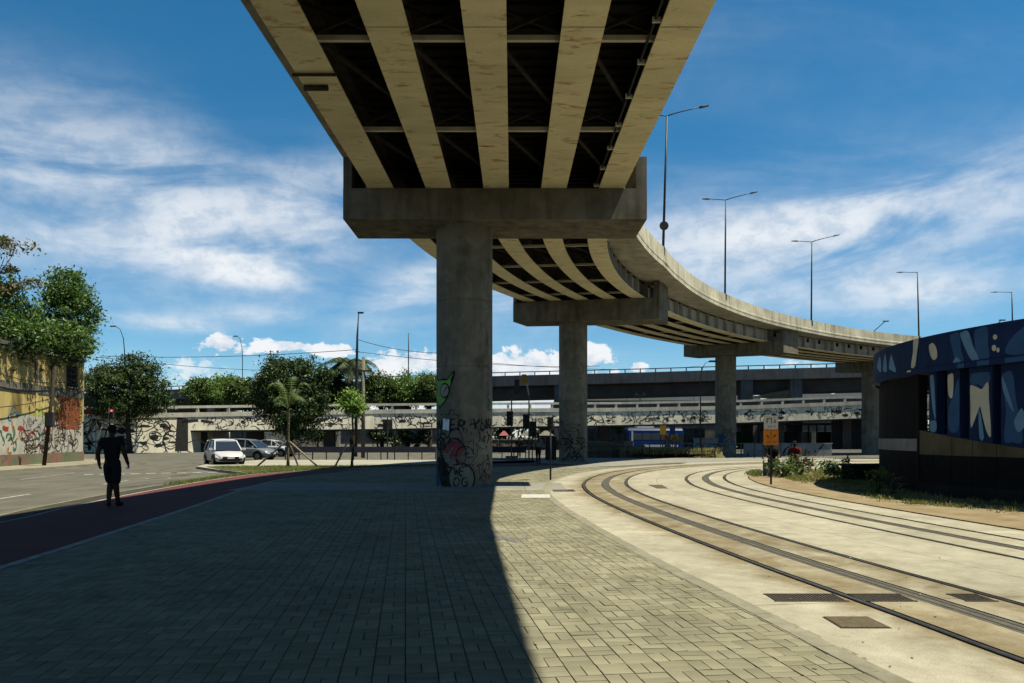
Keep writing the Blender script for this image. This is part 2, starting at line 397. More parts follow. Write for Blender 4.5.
# ------------------------------------------------------------------ mesh helpers
class MB:
    def __init__(s): s.v = []; s.f = []
    def add(s, vs, fs):
        o = len(s.v)
        s.v.extend([tuple(p) for p in vs]); s.f.extend([tuple(i + o for i in f) for f in fs])
        return s
    def box(s, c, size, rz=0.0, taper=1.0):
        hx, hy, hz = size[0] / 2, size[1] / 2, size[2] / 2
        ca, sa = math.cos(rz), math.sin(rz)
        vs = []
        for z, k in ((-hz, 1.0), (hz, taper)):
            for x, y in ((-hx, -hy), (hx, -hy), (hx, hy), (-hx, hy)):
                vs.append((c[0] + (x * ca - y * sa) * k, c[1] + (x * sa + y * ca) * k, c[2] + z))
        return s.add(vs, [(0, 3, 2, 1), (4, 5, 6, 7), (0, 1, 5, 4), (1, 2, 6, 5), (2, 3, 7, 6), (3, 0, 4, 7)])
    def bar(s, a, b, w, h=None, up=(0, 0, 1)):
        """rectangular bar from a to b, w across, h along 'up'"""
        h = w if h is None else h
        a, b = Vector(a), Vector(b)
        t = (b - a).normalized()
        u = Vector(up)
        if abs(t.dot(u)) > 0.98: u = Vector((0, 1, 0))
        x = t.cross(u).normalized() * (w / 2)
        y = x.cross(t).normalized() * (h / 2)
        vs = [a - x - y, a + x - y, a + x + y, a - x + y, b - x - y, b + x - y, b + x + y, b - x + y]
        return s.add(vs, [(0, 3, 2, 1), (4, 5, 6, 7), (0, 1, 5, 4), (1, 2, 6, 5), (2, 3, 7, 6), (3, 0, 4, 7)])
    def loft(s, rings, closed=True, caps=True):
        n = len(rings[0]); fs = []
        vs = [p for r in rings for p in r]
        for i in range(len(rings) - 1):
            for j in range(n if closed else n - 1):
                k = (j + 1) % n
                fs.append((i * n + j, i * n + k, (i + 1) * n + k, (i + 1) * n + j))
        if caps and closed:
            fs.append(tuple(range(n - 1, -1, -1)))
            fs.append(tuple((len(rings) - 1) * n + j for j in range(n)))
        return s.add(vs, fs)
    def tube(s, pts, rad, n=8, caps=True):
        pts = [Vector(p) for p in pts]
        rings = []
        if not hasattr(rad, '__len__'): rad = [rad] * len(pts)
        ref = None
        for i, p in enumerate(pts):
            t = (pts[min(i + 1, len(pts) - 1)] - pts[max(i - 1, 0)]).normalized()
            if ref is None: ref = Vector((1, 0, 0)) if abs(t.x) < 0.9 else Vector((0, 1, 0))
            x = (ref - t * ref.dot(t)).normalized(); y = t.cross(x)
            ref = x
            rings.append([p + (x * math.cos(2 * math.pi * k / n) + y * math.sin(2 * math.pi * k / n)) * rad[i] for k in range(n)])
        return s.loft(rings, True, caps)
    def lathe(s, c, prof, n=32):
        rings = [[(c[0] + r * math.cos(2 * math.pi * k / n), c[1] + r * math.sin(2 * math.pi * k / n), z) for k in range(n)] for (r, z) in prof]
        return s.loft(rings)
    def prism(s, poly, z0, z1):
        n = len(poly)
        vs = [(x, y, z0) for x, y in poly] + [(x, y, z1) for x, y in poly]
        return s.add(vs, [tuple(range(n - 1, -1, -1)), tuple(range(n, 2 * n))] + [(i, (i + 1) % n, n + (i + 1) % n, n + i) for i in range(n)])
    def ico(s, c, r, sub=1, sc=(1, 1, 1), jit=0.0, rnd=random):
        bm = bmesh.new(); bmesh.ops.create_icosphere(bm, subdivisions=sub, radius=1)
        bm.verts.ensure_lookup_table()
        vs = []
        for v in bm.verts:
            k = r * (1 + jit * (rnd.random() - 0.5))
            vs.append((c[0] + v.co.x * k * sc[0], c[1] + v.co.y * k * sc[1], c[2] + v.co.z * k * sc[2]))
        fs = [tuple(v.index for v in f.verts) for f in bm.faces]
        bm.free()
        return s.add(vs, fs)
    def build(s, name, m, parent=None, smooth=False, angle=None, **tags):
        me = bpy.data.meshes.new(name)
        me.from_pydata(s.v, [], s.f); me.update()
        return obj(name, me, m, parent, smooth, angle, **tags)

def obj(name, me, m, parent=None, smooth=False, angle=None, **tags):
    o = bpy.data.objects.new(name, me)
    if m is not None and len(me.materials) == 0: me.materials.append(MATS[m] if isinstance(m, str) else m)
    col.objects.link(o)
    if parent is not None:
        o.parent = parent
        if parent.parent is None and parent.get('world'):
            o.matrix_parent_inverse = Matrix.Translation(-parent.location)
    if smooth:
        me.polygons.foreach_set('use_smooth', [True] * len(me.polygons))
        if angle is not None:
            try: me.set_sharp_from_angle(angle=R(angle))
            except Exception: pass
    for k, v in tags.items(): o[k] = v
    return o

def thing(name, label, cat, loc=(0, 0, 0), group=None, rz=0.0, world=True):
    """an Empty at the base of a thing; with world=True its parts are given in world coordinates"""
    o = bpy.data.objects.new(name, None)
    o.empty_display_size = 0.2
    o.location = loc; o.rotation_euler = (0, 0, rz)
    col.objects.link(o)
    o['label'] = label; o['category'] = cat
    if group: o['group'] = group
    if world: o['world'] = 1
    return o

def dup(root, loc, rz=0.0, label=None, scale=None):
    r = root.copy(); col.objects.link(r)
    r.location = loc; r.rotation_euler = (0, 0, rz)
    if scale: r.scale = scale
    if label: r['label'] = label
    for ch in root.children:
        c = ch.copy(); col.objects.link(c); c.parent = r
        for g in ch.children:
            d = g.copy(); col.objects.link(d); d.parent = c
    return r

def np_mesh(name, V, Fq):
    """V (n,3), Fq (m,4) quads"""
    me = bpy.data.meshes.new(name)
    me.vertices.add(len(V)); me.vertices.foreach_set('co', np.asarray(V, dtype=np.float32).ravel())
    me.loops.add(Fq.size); me.loops.foreach_set('vertex_index', Fq.astype(np.int32).ravel())
    me.polygons.add(len(Fq))
    me.polygons.foreach_set('loop_start', np.arange(0, Fq.size, Fq.shape[1], dtype=np.int32))
    me.polygons.foreach_set('loop_total', np.full(len(Fq), Fq.shape[1], dtype=np.int32))
    me.polygons.foreach_set('use_smooth', [False] * len(Fq))
    me.update(); me.validate()
    return me

def G(px, py, z=0.0):
    """where the picture's sight line through a pixel meets the level z"""
    d = F_PX * (CAM_H - z) / (py - HORIZON)
    return Vector(((px - 512) / F_PX * d, d, z))
def AT(px, py, d):
    return Vector(((px - 512) / F_PX * d, d, CAM_H + (HORIZON - py) / F_PX * d))
def interp(x, xs, ys):
    return float(np.interp(x, xs, ys))

# ================================================================== GROUND
Z_ROAD = -0.16
MB().add([(-1500, -300, Z_ROAD - 0.02), (1500, -300, Z_ROAD - 0.02), (1500, 3000, Z_ROAD - 0.02), (-1500, 3000, Z_ROAD - 0.02)], [(0, 1, 2, 3)]).build('ground', 'far_ground', kind='structure')
def strip_sheet(left, right, z, zb=None):
    m = MB(); n = len(left)
    vs = [(x, y, z) for x, y in left] + [(x, y, z) for x, y in right]
    fs = [(i, n + i, n + i + 1, i + 1) for i in range(n - 1)]
    m.add(vs, fs)
    if zb is not None:
        per = list(left) + list(reversed(right))
        k = len(per)
        m.add([(x, y, z) for x, y in per] + [(x, y, zb) for x, y in per], [(i, (i + 1) % k, k + (i + 1) % k, k + i) for i in range(k)])
    return m
def spline(pts, n=8):
    """Catmull-Rom through 2-D points"""
    P = [np.array(p, float) for p in pts]
    P = [2 * P[0] - P[1]] + P + [2 * P[-1] - P[-2]]
    out = []
    for i in range(1, len(P) - 2):
        for k in range(n):
            t = k / n
            out.append(0.5 * (2 * P[i] + (P[i + 1] - P[i - 1]) * t + (2 * P[i - 1] - 5 * P[i] + 4 * P[i + 1] - P[i + 2]) * t * t + (3 * P[i] - P[i - 1] - 3 * P[i + 1] + P[i + 2]) * t ** 3))
    out.append(P[-2])
    return np.array(out)
def resample(p, step):
    d = np.r_[0, np.cumsum(np.hypot(*np.diff(p, axis=0).T))]
    n = int(d[-1] / step) + 1
    s = np.linspace(0, d[-1], n)
    return np.c_[np.interp(s, d, p[:, 0]), np.interp(s, d, p[:, 1])]
def offset(p, u):
    """curve moved u to the right of its direction"""
    t = np.gradient(p, axis=0); t /= np.hypot(t[:, 0], t[:, 1])[:, None]
    return p + np.c_[t[:, 1], -t[:, 0]] * u

# the road on the left
MB().add([(-120, -60, Z_ROAD), (-5.5, -60, Z_ROAD), (-5.5, 40, Z_ROAD), (4, 62, Z_ROAD), (60, 62, Z_ROAD), (60, 82, Z_ROAD), (-120, 82, Z_ROAD)], [tuple(range(7))]).build('road', 'asphalt', kind='structure')

# bike path: left and right edges run ahead, then bend right with the viaduct
path_r = resample(spline([(-5.6, -4), (-5.9, 4), (-6.25, 9.0), (-6.8, 13.2), (-7.4, 17.5), (-8.25, 23), (-8.65, 28), (-7.9, 32.5), (-5.6, 36.3), (-1.5, 39.2), (4, 42.0)]), 0.5)
path_l = resample(spline([(-8.9, -4), (-9.2, 6), (-9.6, 13.9), (-10.1, 16.7), (-10.75, 21.5), (-11.15, 27), (-11.1, 31.5), (-10.0, 34.8), (-8.2, 38.2), (-4.5, 41.8), (2, 45.5)]), 0.5)
n_ = 130
pr = resample(path_r, 0.1); pr = pr[np.linspace(0, len(pr) - 1, n_).astype(int)]
pl = resample(path_l, 0.1); pl = pl[np.linspace(0, len(pl) - 1, n_).astype(int)]
strip_sheet(pl, pr, 0.0, -0.2).build('bike_path', 'bike_path', kind='structure')
strip_sheet(offset(pr, -0.07), offset(pr, 0.07), 0.006).build('path_edge_line', 'worn_paint', kind='structure')
strip_sheet(offset(pl, -0.03), offset(pl, 0.06), 0.006).build('path_edge_line', 'worn_paint', kind='structure')
# planted verge and kerb between path and road
vl = offset(pl, -0.75)
strip_sheet(offset(pl, -0.62), offset(pl, -0.03), 0.012, -0.2).build('verge', 'verge_shade_soil', kind='structure')
strip_sheet(vl, offset(pl, -0.62), 0.0, -0.2).build('kerb', 'kerb', kind='structure')
# lit sidewalk island with young trees, beyond the path
isl = [(-15.5, 38.3), (-13.2, 35.2), (-11.5, 33.0)]
MB().prism([(-17.5, 41.0), (-14.8, 37.2), (-12.4, 34.2), (-10.9, 34.4), (-8.8, 38.5), (-5.0, 42.3), (2, 46), (2, 52.8), (-18.0, 52.8), (-19.0, 47)], -0.2, -0.03).build('sidewalk', 'sidewalk', kind='structure')
MB().prism([(-16.6, 40.2), (-14.6, 37.1), (-12.3, 34.3), (-11.0, 34.5), (-8.9, 38.6), (-5.2, 42.0), (-5.6, 42.5), (-9.2, 41.3), (-13, 40.8)], -0.03, 0.0).build('grass_strip', 'grass_soil', kind='structure')

# ---------------------------------------------------------------- tram curve
rail0 = spline([(5.1, -2.5), (4.35, 1.2), (3.66, 5.29), (3.56, 6.1), (3.33, 7.75), (3.06, 9.63), (2.56, 14.3), (2.24, 19.0), (2.24, 22.4), (2.47, 25.5), (3.25, 29.7), (4.55, 33.7), (6.3, 37.4), (8.8, 40.9), (12.2, 44.3), (16.4, 47.2), (21.5, 49.3), (28, 50.8), (36, 51.6)], 10)
for _ in range(12):                                     # ease the measured points into a fair curve
    rail0[1:-1] = 0.25 * rail0[:-2] + 0.5 * rail0[1:-1] + 0.25 * rail0[2:]
rail0 = resample(rail0, 0.35)
U_RAILS = (0.0, 1.435, 3.62, 5.055)
bed_l = offset(rail0, -1.12)
bed_r = offset(rail0, 5.95)

# base under the paving and the far apron
MB().add([(-9.5, -6, -0.03), (9, -6, -0.03), (9, 30, -0.03), (9, 53, -0.03), (2, 53, -0.03), (-9, 40, -0.03)], [(0, 1, 2, 3, 4, 5)]).build('paving_bed', 'mortar', kind='structure')

# block paving: basket weave of 11 x 22 cm blocks, courses run a little left of straight ahead
plaza = bpy.data.objects.new('plaza_paving', None); col.objects.link(plaza); plaza['kind'] = 'structure'
TH = R(8.2); W_ = np.array([-math.sin(TH), math.cos(TH)]); C_ = np.array([math.cos(TH), math.sin(TH)])
mod = 0.22
rng = np.random.default_rng(3)
rx = lambda y: np.interp(y, bed_l[:, 1][:int(len(bed_l) * 0.62)], bed_l[:, 0][:int(len(bed_l) * 0.62)])
lx = lambda y: np.interp(y, pr[:, 1][:90], pr[:, 0][:90])
blocks = []
for i in range(-60, 75):
    for j in range(12, 185):
        o = C_ * (i * mod) + W_ * (j * mod)
        cx, cy = o + C_ * mod / 2 + W_ * mod / 2
        if cy > 39.5 or cy < 2.4: continue
        if cx < lx(cy) + 0.02 or cx > rx(cy) - 0.06: continue
        if 22.15 < cy < 25.75: continue
        if (i + j) % 2:
            for k in (0.25, 0.75): blocks.append((*(o + C_ * mod * k + W_ * mod * 0.5), 0))
        else:
            for k in (0.25, 0.75): blocks.append((*(o + C_ * mod * 0.5 + W_ * mod * k), 1))
blocks = np.array(blocks)
def block_verts(n, ori, jz, tilt):
    """n blocks: 8 verts each (top inset, skirt), local"""
    hw, hl, bv = mod / 4 - 0.0022, mod / 2 - 0.0028, 0.0022
    out = np.zeros((n, 8, 3))
    for q, (sx, sy) in enumerate(((-1, -1), (1, -1), (1, 1), (-1, 1))):
        for lvl in (0, 1):
            w, l = (hw - bv, hl - bv) if lvl == 0 else (hw, hl)
            a = np.where(ori == 0, sx * w, sx * l); b = np.where(ori == 0, sy * l, sy * w)
            out[:, q + 4 * lvl, 0] = C_[0] * a + W_[0] * b
            out[:, q + 4 * lvl, 1] = C_[1] * a + W_[1] * b
            out[:, q + 4 * lvl, 2] = (jz + tilt[:, 0] * sx + tilt[:, 1] * sy) if lvl == 0 else -0.011
    return out
BF = np.array([(0, 1, 2, 3), (4, 5, 1, 0), (5, 6, 2, 1), (6, 7, 3, 2), (7, 4, 0, 3)])
inview = (np.abs(blocks[:, 0]) < blocks[:, 1] * 0.70 + 0.1) & (blocks[:, 1] > 4.75)
dist = np.where(inview, blocks[:, 1], 1e6)
order = np.argsort(dist)
near, rest = order[:300], order[300:]
shared = []
for ori in (0, 1):
    for v in range(3):
        t = rng.normal(0, 0.0009, (1, 2))
        V = block_verts(1, np.array([ori]), np.zeros(1), t)[0]
        me = np_mesh('paver', V, BF); me.materials.append(MATS['paver']); shared.append(me)
for b in near:
    x, y, ori = blocks[b]
    o = bpy.data.objects.new('paver', shared[int(ori) * 3 + random.randrange(3)])
    o.location = (x, y, rng.normal(0, 0.0012)); o.parent = plaza
    col.objects.link(o)
rb = blocks[rest]
V = block_verts(len(rb), rb[:, 2].astype(int), rng.normal(0, 0.0012, len(rb)), rng.normal(0, 0.0009, (len(rb), 2)))
V[:, :, 0] += rb[:, 0, None]; V[:, :, 1] += rb[:, 1, None]
Fq = (BF[None] + 8 * np.arange(len(rb))[:, None, None]).reshape(-1, 4)
o = obj('paver_field', np_mesh('paver_field', V.reshape(-1, 3), Fq), 'paver', plaza); o['kind'] = 'stuff'
# crossing strip of smooth concrete in front of and under the first pier
for k in range(8):
    x0 = -8.55 + k * 1.28
    MB().prism([(x0, 22.1), (x0 + 1.27, 22.1), (x0 + 1.27, 25.8), (x0, 25.8)], -0.03, 0.004).build('strip_slab', 'concrete_strip', plaza)
# border course along the tram bed
bl = [(bed_l[i], offset(bed_l, -0.24)[i]) for i in range(len(bed_l))]
bo = offset(bed_l, -0.17)
nb = int(len(bed_l) * 0.62)
for k in range(0, nb - 3, 3):
    a, b = bo[k:k + 4].copy(), bed_l[k:k + 4].copy()
    g = 0.006 / 1.05
    a[-1] = a[-1] + (a[-2] - a[-1]) * g * 3; b[-1] = b[-1] + (b[-2] - b[-1]) * g * 3
    if a[0][1] < 2: continue
    strip_sheet(a, b, 0.0045, -0.03).build('border_stone', 'kerb', plaza)
# apron of smooth concrete round the second pier
MB().prism([(-4.5, 39.6), (4.2, 39.6), (6.5, 42), (9, 45), (15, 49.5), (24, 53), (24, 57), (-2, 57), (2, 50), (1, 45)], -0.15, -0.004).build('far_apron', 'concrete_strip', kind='structure')
# white painted rectangle by the strip
p0 = G(521, 498); p1 = G(550, 498); p2 = G(550, 494.5); p3 = G(522, 494.5)
MB().add([(p.x, p.y, 0.007) for p in (p0, p1, p2, p3)], [(0, 1, 2, 3)]).build('painted_mark', 'white_paint', kind='structure')

# ---------------------------------------------------------------- tram bed slabs
bed = bpy.data.objects.new('tram_bed', None); col.objects.link(bed); bed['kind'] = 'structure'
strip_sheet(offset(rail0, -1.12), offset(rail0, 6.0), -0.028, -0.2).build('bed_base', 'groove', bed)
lanes = [(-1.12, -0.075, (-0.05, 0.15, 0.75)), (0.062, 0.585, (0.75, 0.7, 0.6)), (0.85, 1.375, (0.5, 0.6, 0.7)), (1.497, 2.52, (0.35, 0.05, -0.1)), (2.528, 3.56, (-0.1, 0.0, 0.3)),
         (3.682, 4.205, (0.3, 0.2, 0.2)), (4.47, 4.995, (0.15, 0.2, 0.3)), (5.117, 5.95, (0.2, 0.05, 0.3))]
STEP = 14
for (u0, u1, stn) in lanes:
    cs_ = [offset(rail0, u0 + (u1 - u0) * f) for f in (0, .5, 1)]
    for k in range(0, len(rail0) - 1, STEP):
        e = min(k + STEP, len(rail0) - 1); seg = []
        for c in cs_:
            q = c[k:e + 1].copy(); q[-1] = q[-1] + (q[-2] - q[-1]) * 0.03; seg.append(q)
        m = MB(); n = len(seg[0])
        m.add([(x, y, 0.0) for q in seg for x, y in q], [(r * n + i, (r + 1) * n + i, (r + 1) * n + i + 1, r * n + i + 1) for r in (0, 1) for i in range(n - 1)])
        per = list(seg[0]) + list(reversed(seg[2])); kk = len(per)
        m.add([(x, y, 0.0) for x, y in per] + [(x, y, -0.03) for x, y in per], [(i, (i + 1) % kk, kk + (i + 1) % kk, kk + i) for i in range(kk)])
        o = m.build('concrete_slab', 'slab', bed)
        at = o.data.attributes.new('stain', 'FLOAT', 'POINT')
        vals = [stn[r] for r in (0, 1, 2) for _ in range(n)] + [0.5] * (2 * kk)
        at.data.foreach_set('value', vals)

def make_track(u, label):
    t = thing('tram_track', label, 'tram track', (*offset(rail0, u + 0.72)[20], 0), group='tram tracks')
    for du in (0.0, 1.435):
        r = strip_sheet(offset(rail0, u + du - 0.035), offset(rail0, u + du + 0.022), 0.003, -0.028).build('rail', 'rail_steel', t)
        strip_sheet(offset(rail0, u + du - 0.024), offset(rail0, u + du + 0.012), 0.0055).build('rail_head', 'rail_head', r)
    strip_sheet(offset(rail0, u + 0.605), offset(rail0, u + 0.83), -0.004, -0.028).build('power_strip', 'power_strip', t)
    for du in (0.66, 0.765):
        strip_sheet(offset(rail0, u + du - 0.012), offset(rail0, u + du + 0.012), -0.001).build('strip_seam', 'grate', t)
    return t
make_track(U_RAILS[0], 'curved tram track beside the paving, the one nearer the piers')
make_track(U_RAILS[2], 'curved tram track next to the soil verge, farther from the piers')

def curve_pt(u, y):
    p = offset(rail0, u); i = int(np.argmin(np.abs(p[:90, 1] - y)))
    return p[i]
def grate(name, label, x0, x1, y0, y1, group=None):
    t = thing(name, label, 'drain grate', ((x0 + x1) / 2, y0, 0), group=group)
    MB().box(((x0 + x1) / 2, (y0 + y1) / 2, -0.004), (x1 - x0, y1 - y0, 0.012)).build('tray', 'groove', t)
    m = MB(); n = int((x1 - x0) / 0.035)
    for k in range(n):
        m.box((x0 + (k + 0.5) * (x1 - x0) / n, (y0 + y1) / 2, 0.004), (0.016, y1 - y0 - 0.01, 0.008))
    m.build('slats', 'grate', t, kind='stuff')
    f = MB()
    for y in (y0, y1): f.box(((x0 + x1) / 2, y, 0.003), (x1 - x0 + 0.02, 0.018, 0.012))
    f.build('frame', 'grate', t)
    return t
gy0, gy1 = G(0, 601.5).y, G(0, 594.5).y
grate('drain_grate', 'slotted drain grate left of the nearest rail, in front of the iron hatch', G(770, 598).x, 3.27, gy0, gy1, 'slotted drains')
grate('drain_grate', 'slotted drain grate inside the near track beside its centre strip', 3.42, G(908, 598).x, gy0, gy1, 'slotted drains')
grate('drain_grate', 'slotted drain grate crossing under the right rail of the near track', G(957, 598).x, 4.72, gy0, gy1, 'slotted drains')
def hatch(label, pts):
    t = thing('iron_hatch', label, 'hatch', (pts[0].x, pts[0].y, 0), group='iron hatches')
    m = MB(); m.prism([(p.x, p.y) for p in pts], -0.02, 0.004); m.build('frame', 'grate', t)
    c = sum(pts, Vector()) / 4
    q = [c + (p - c) * 0.94 for p in pts]
    m = MB(); m.prism([(p.x, p.y) for p in q], 0.004, 0.009); m.build('plate', 'hatch_iron', t)
    return t
hatch('brown chequered iron hatch in the pale concrete by the near rail', [G(841, 628.5), G(892, 628.5), G(868, 617), G(822, 617)])
hatch('small grey iron hatch between the two tracks near the bend', [G(657, 488.5), G(668, 488.5), G(662, 484.8), G(648, 484.8)])
grate('drain_grate', 'narrow slotted drain in the kerb edge beside the white mark', G(553, 491).x, G(575, 491).x, G(0, 491.6).y, G(0, 489.8).y, 'slotted drains')

# ---------------------------------------------------------------- verge on the right
vr = bed_r[20:]
outer = np.c_[np.full(len(vr), 26.0), vr[:, 1] + (vr[:, 0] - 8)]
m = MB()
tip = [(p[0], p[1]) for p in offset(rail0, 5.98) if 6 < p[1] < 31.2]
poly = tip + [(10.6, 32.0), (12.5, 31.6), (14, 30.4), (18, 29.6), (30, 28.5), (30, 6)]
m.prism(poly, -0.2, 0.02).build('soil_verge', 'soil', kind='structure')
# far concrete lane behind the verge
MB().add([(8, 31, -0.012), (40, 29, -0.012), (60, 40, -0.012), (60, 53, -0.012), (20, 54, -0.012), (12, 49, -0.012), (8.5, 40, -0.012)], [tuple(range(7))]).build('tram_lane', 'sidewalk', kind='structure')
# ---------------------------------------------------------------- road markings
def dash(px0, py0, px1, py1, w, z=Z_ROAD + 0.004):
    a, b = G(px0, py0, z), G(px1, py1, z)
    t = (b - a).normalized(); n = Vector((-t.y, t.x, 0)) * w / 2
    MB().add([a - n, b - n, b + n, a + n], [(0, 1, 2, 3)]).build('lane_marking', 'worn_paint', kind='structure')
for q in range(9):
    x = 84 + q * 15.5
    dash(x, 474.6 - q * 0.28, x + 9.5, 474.4 - q * 0.28, 0.55)
dash(-6, 499.5, 30, 494.0, 0.14)
dash(103, 484.2, 128, 480.5, 0.14)
dash(20, 479.5, 75, 472.8, 0.10)

# ================================================================== CURVED VIADUCT
RC, CX0, CY0 = 54.5, 54.0, 24.3
S_START, S_END = -46.0, 104.0
def CLP(s):
    if s <= 0:
        return np.array([-0.5, CY0 + s]), np.array([0.0, 1.0]), np.array([1.0, 0.0])
    a = s / RC
    return np.array([CX0 - RC * math.cos(a), CY0 + RC * math.sin(a)]), np.array([math.sin(a), math.cos(a)]), np.array([math.cos(a), -math.sin(a)])
def ZS(s): return interp(s, [-46, 0, 12, 24.2, 36, 49.4, 68, 104], [8.25, 9.47, 9.98, 10.35, 10.22, 9.93, 9.38, 8.3])
def CS(s): return interp(s, [0, 22, 30], [0.0, 0.048, 0.048])
def VP(s, u, h):
    p, t, n = CLP(s)
    return Vector((p[0] + n[0] * u, p[1] + n[1] * u, ZS(s) - CS(s) * u + h))
def UR(s): return interp(s, [-46, -24, -14, -3, 2, 10, 19, 60, 104], [5.8, 5.15, 4.62, 4.12, 4.3, 5.2, 6.1, 5.9, 5.7])
UL = -4.92
GD = 1.08                                               # girder depth
via = thing('curved_viaduct', 'curved elevated road on round piers passing overhead, with pale steel girders', 'viaduct', (-0.5, 23.6, 0))
def srange(a, b, step):
    n = max(2, int(round((b - a) / step)) + 1)
    return [a + (b - a) * i / (n - 1) for i in range(n)]
def sweep(mb, ss, sec):
    """sec(s) -> list of (u,h) closed section"""
    rings = [[VP(s, u, h) for (u, h) in sec(s)] for s in ss]
    mb.loft(rings)
    return mb
# deck slab, ribbed below
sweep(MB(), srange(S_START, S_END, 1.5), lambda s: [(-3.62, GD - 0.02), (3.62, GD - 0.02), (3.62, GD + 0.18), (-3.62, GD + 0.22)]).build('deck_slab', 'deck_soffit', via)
sweep(MB(), srange(S_START, S_END, 1.5), lambda s: [(3.63, GD - 0.02), (UR(s), GD - 0.10), (UR(s), GD + 0.16), (3.63, GD + 0.18)]).build('slab_overhang', 'parapet_concrete', via)
sweep(MB(), srange(S_START, S_END, 1.5), lambda s: [(UL, GD + 0.02), (-3.63, GD - 0.02), (-3.63, GD + 0.2), (UL, GD + 0.22)]).build('slab_overhang', 'parapet_concrete', via)
mb = MB()
for s in srange(-14, 72, 0.45):
    for g in range(4):
        u0 = -3.64 + 1.82 * g + 0.35
        mb.bar(VP(s, u0, GD - 0.05), VP(s, u0 + 1.12, GD - 0.05), 0.09, 0.07)
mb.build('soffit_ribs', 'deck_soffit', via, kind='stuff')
# parapets in casting lengths
def parapet(side):
    s = S_START; k = 0
    while s < S_END - 0.1:
        e = min(s + 5.9, S_END)
        if side > 0:
            sec = lambda q: [(UR(q) - 0.30, GD + 0.15), (UR(q) + 0.02, GD + 0.15), (UR(q) + 0.02, GD + 0.26), (UR(q) - 0.02, GD + 0.30), (UR(q) - 0.05, GD + 1.02), (UR(q) - 0.22, GD + 1.02)]
        else:
            sec = lambda q: [(UL - 0.02, GD + 0.15), (UL + 0.30, GD + 0.15), (UL + 0.22, GD + 1.02), (UL + 0.02, GD + 1.02)]
        sweep(MB(), srange(s, e - 0.035, 0.75), sec).build('parapet', 'parapet_concrete', via)
        s = e; k += 1
parapet(1); parapet(-1)
# girders: I-sections, spliced
SPL = [S_START, -23.2, -10.6, -0.72, 8.0, 16.5, 24.0, 32.0, 40.5, 48.4, 58.0, 67.5, 80.0, S_END]
for g in range(5):
    u = -3.64 + 1.82 * g
    for a, b in zip(SPL[:-1], SPL[1:]):
        ss = srange(a + 0.02, b - 0.02, 1.1)
        gi = sweep(MB(), ss, lambda s: [(u - 0.40, 0.0), (u + 0.40, 0.0), (u + 0.40, 0.045), (u - 0.40, 0.045)]).build('girder', 'girder_paint', via)
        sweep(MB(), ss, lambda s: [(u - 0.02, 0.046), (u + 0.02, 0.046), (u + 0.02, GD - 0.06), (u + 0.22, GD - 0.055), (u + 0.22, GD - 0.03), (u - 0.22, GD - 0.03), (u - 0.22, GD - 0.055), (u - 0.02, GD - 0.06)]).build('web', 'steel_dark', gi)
        if g == 4 and a > -1 and b < 82:
            s = a + 0.5
            while s < b - 0.3:
                p = MB(); A, B = VP(s, u + 0.025, 0.048), VP(s, u + 0.34, 0.048)
                C, D = VP(s, u + 0.30, GD - 0.03), VP(s, u + 0.025, GD - 0.03)
                t = Vector((*CLP(s)[1], 0)) * 0.02
                vs = [A - t, B - t, C - t, D - t, A + t, B + t, C + t, D + t]
                p.add(vs, [(3, 2, 1, 0), (4, 5, 6, 7), (0, 1, 5, 4), (1, 2, 6, 5), (2, 3, 7, 6), (3, 0, 4, 7)]).build('stiffener', 'web_paint', gi)
                s += 1.73
# outer web skin of the inside girder, grey paint, with bolt openings on the far spans
u5 = 3.64
for a, b in zip(SPL[3:-2], SPL[4:-1]):
    w = sweep(MB(), srange(a + 0.02, b - 0.02, 0.9), lambda s: [(u5 + 0.02, 0.05), (u5 + 0.028, 0.05), (u5 + 0.028, GD - 0.06), (u5 + 0.02, GD - 0.06)]).build('web_plate', 'web_paint', via)
    s = a + 1.36
    while s < b and a > 47:
        A = VP(s, u5 + 0.035, GD - 0.30)
        n = CLP(s)[2]
        MB().box(A, (0.05, 0.30, 0.34), math.atan2(n[1], n[0])).build('web_opening', 'dark_void', w)
        s += 1.73
# cross frames: bottom chord pair, diagonals, top chord
s = -18.9
while s < 66:
    if abs(s + 0.4) > 1.0 and abs(s - 24.0) > 1.2 and abs(s - 48.4) > 1.2:
        for g in range(4):
            u0 = -3.64 + 1.82 * g
            c = MB()
            c.bar(VP(s - 0.05, u0 + 0.03, 0.17), VP(s - 0.05, u0 + 1.79, 0.17), 0.09, 0.10)
            c.bar(VP(s + 0.07, u0 + 0.03, 0.20), VP(s + 0.07, u0 + 1.79, 0.20), 0.06, 0.05)
            cf = c.build('cross_frame', 'chord_paint', via)
            d = MB()
            d.bar(VP(s, u0 + 0.03, 0.22), VP(s, u0 + 1.79, GD - 0.15), 0.07)
            d.bar(VP(s + 0.08, u0 + 1.79, 0.22), VP(s + 0.08, u0 + 0.03, GD - 0.15), 0.07)
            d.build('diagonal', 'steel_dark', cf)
            if s < 24:
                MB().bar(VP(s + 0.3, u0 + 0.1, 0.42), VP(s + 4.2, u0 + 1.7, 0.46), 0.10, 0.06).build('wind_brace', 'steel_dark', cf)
    s += 4.55
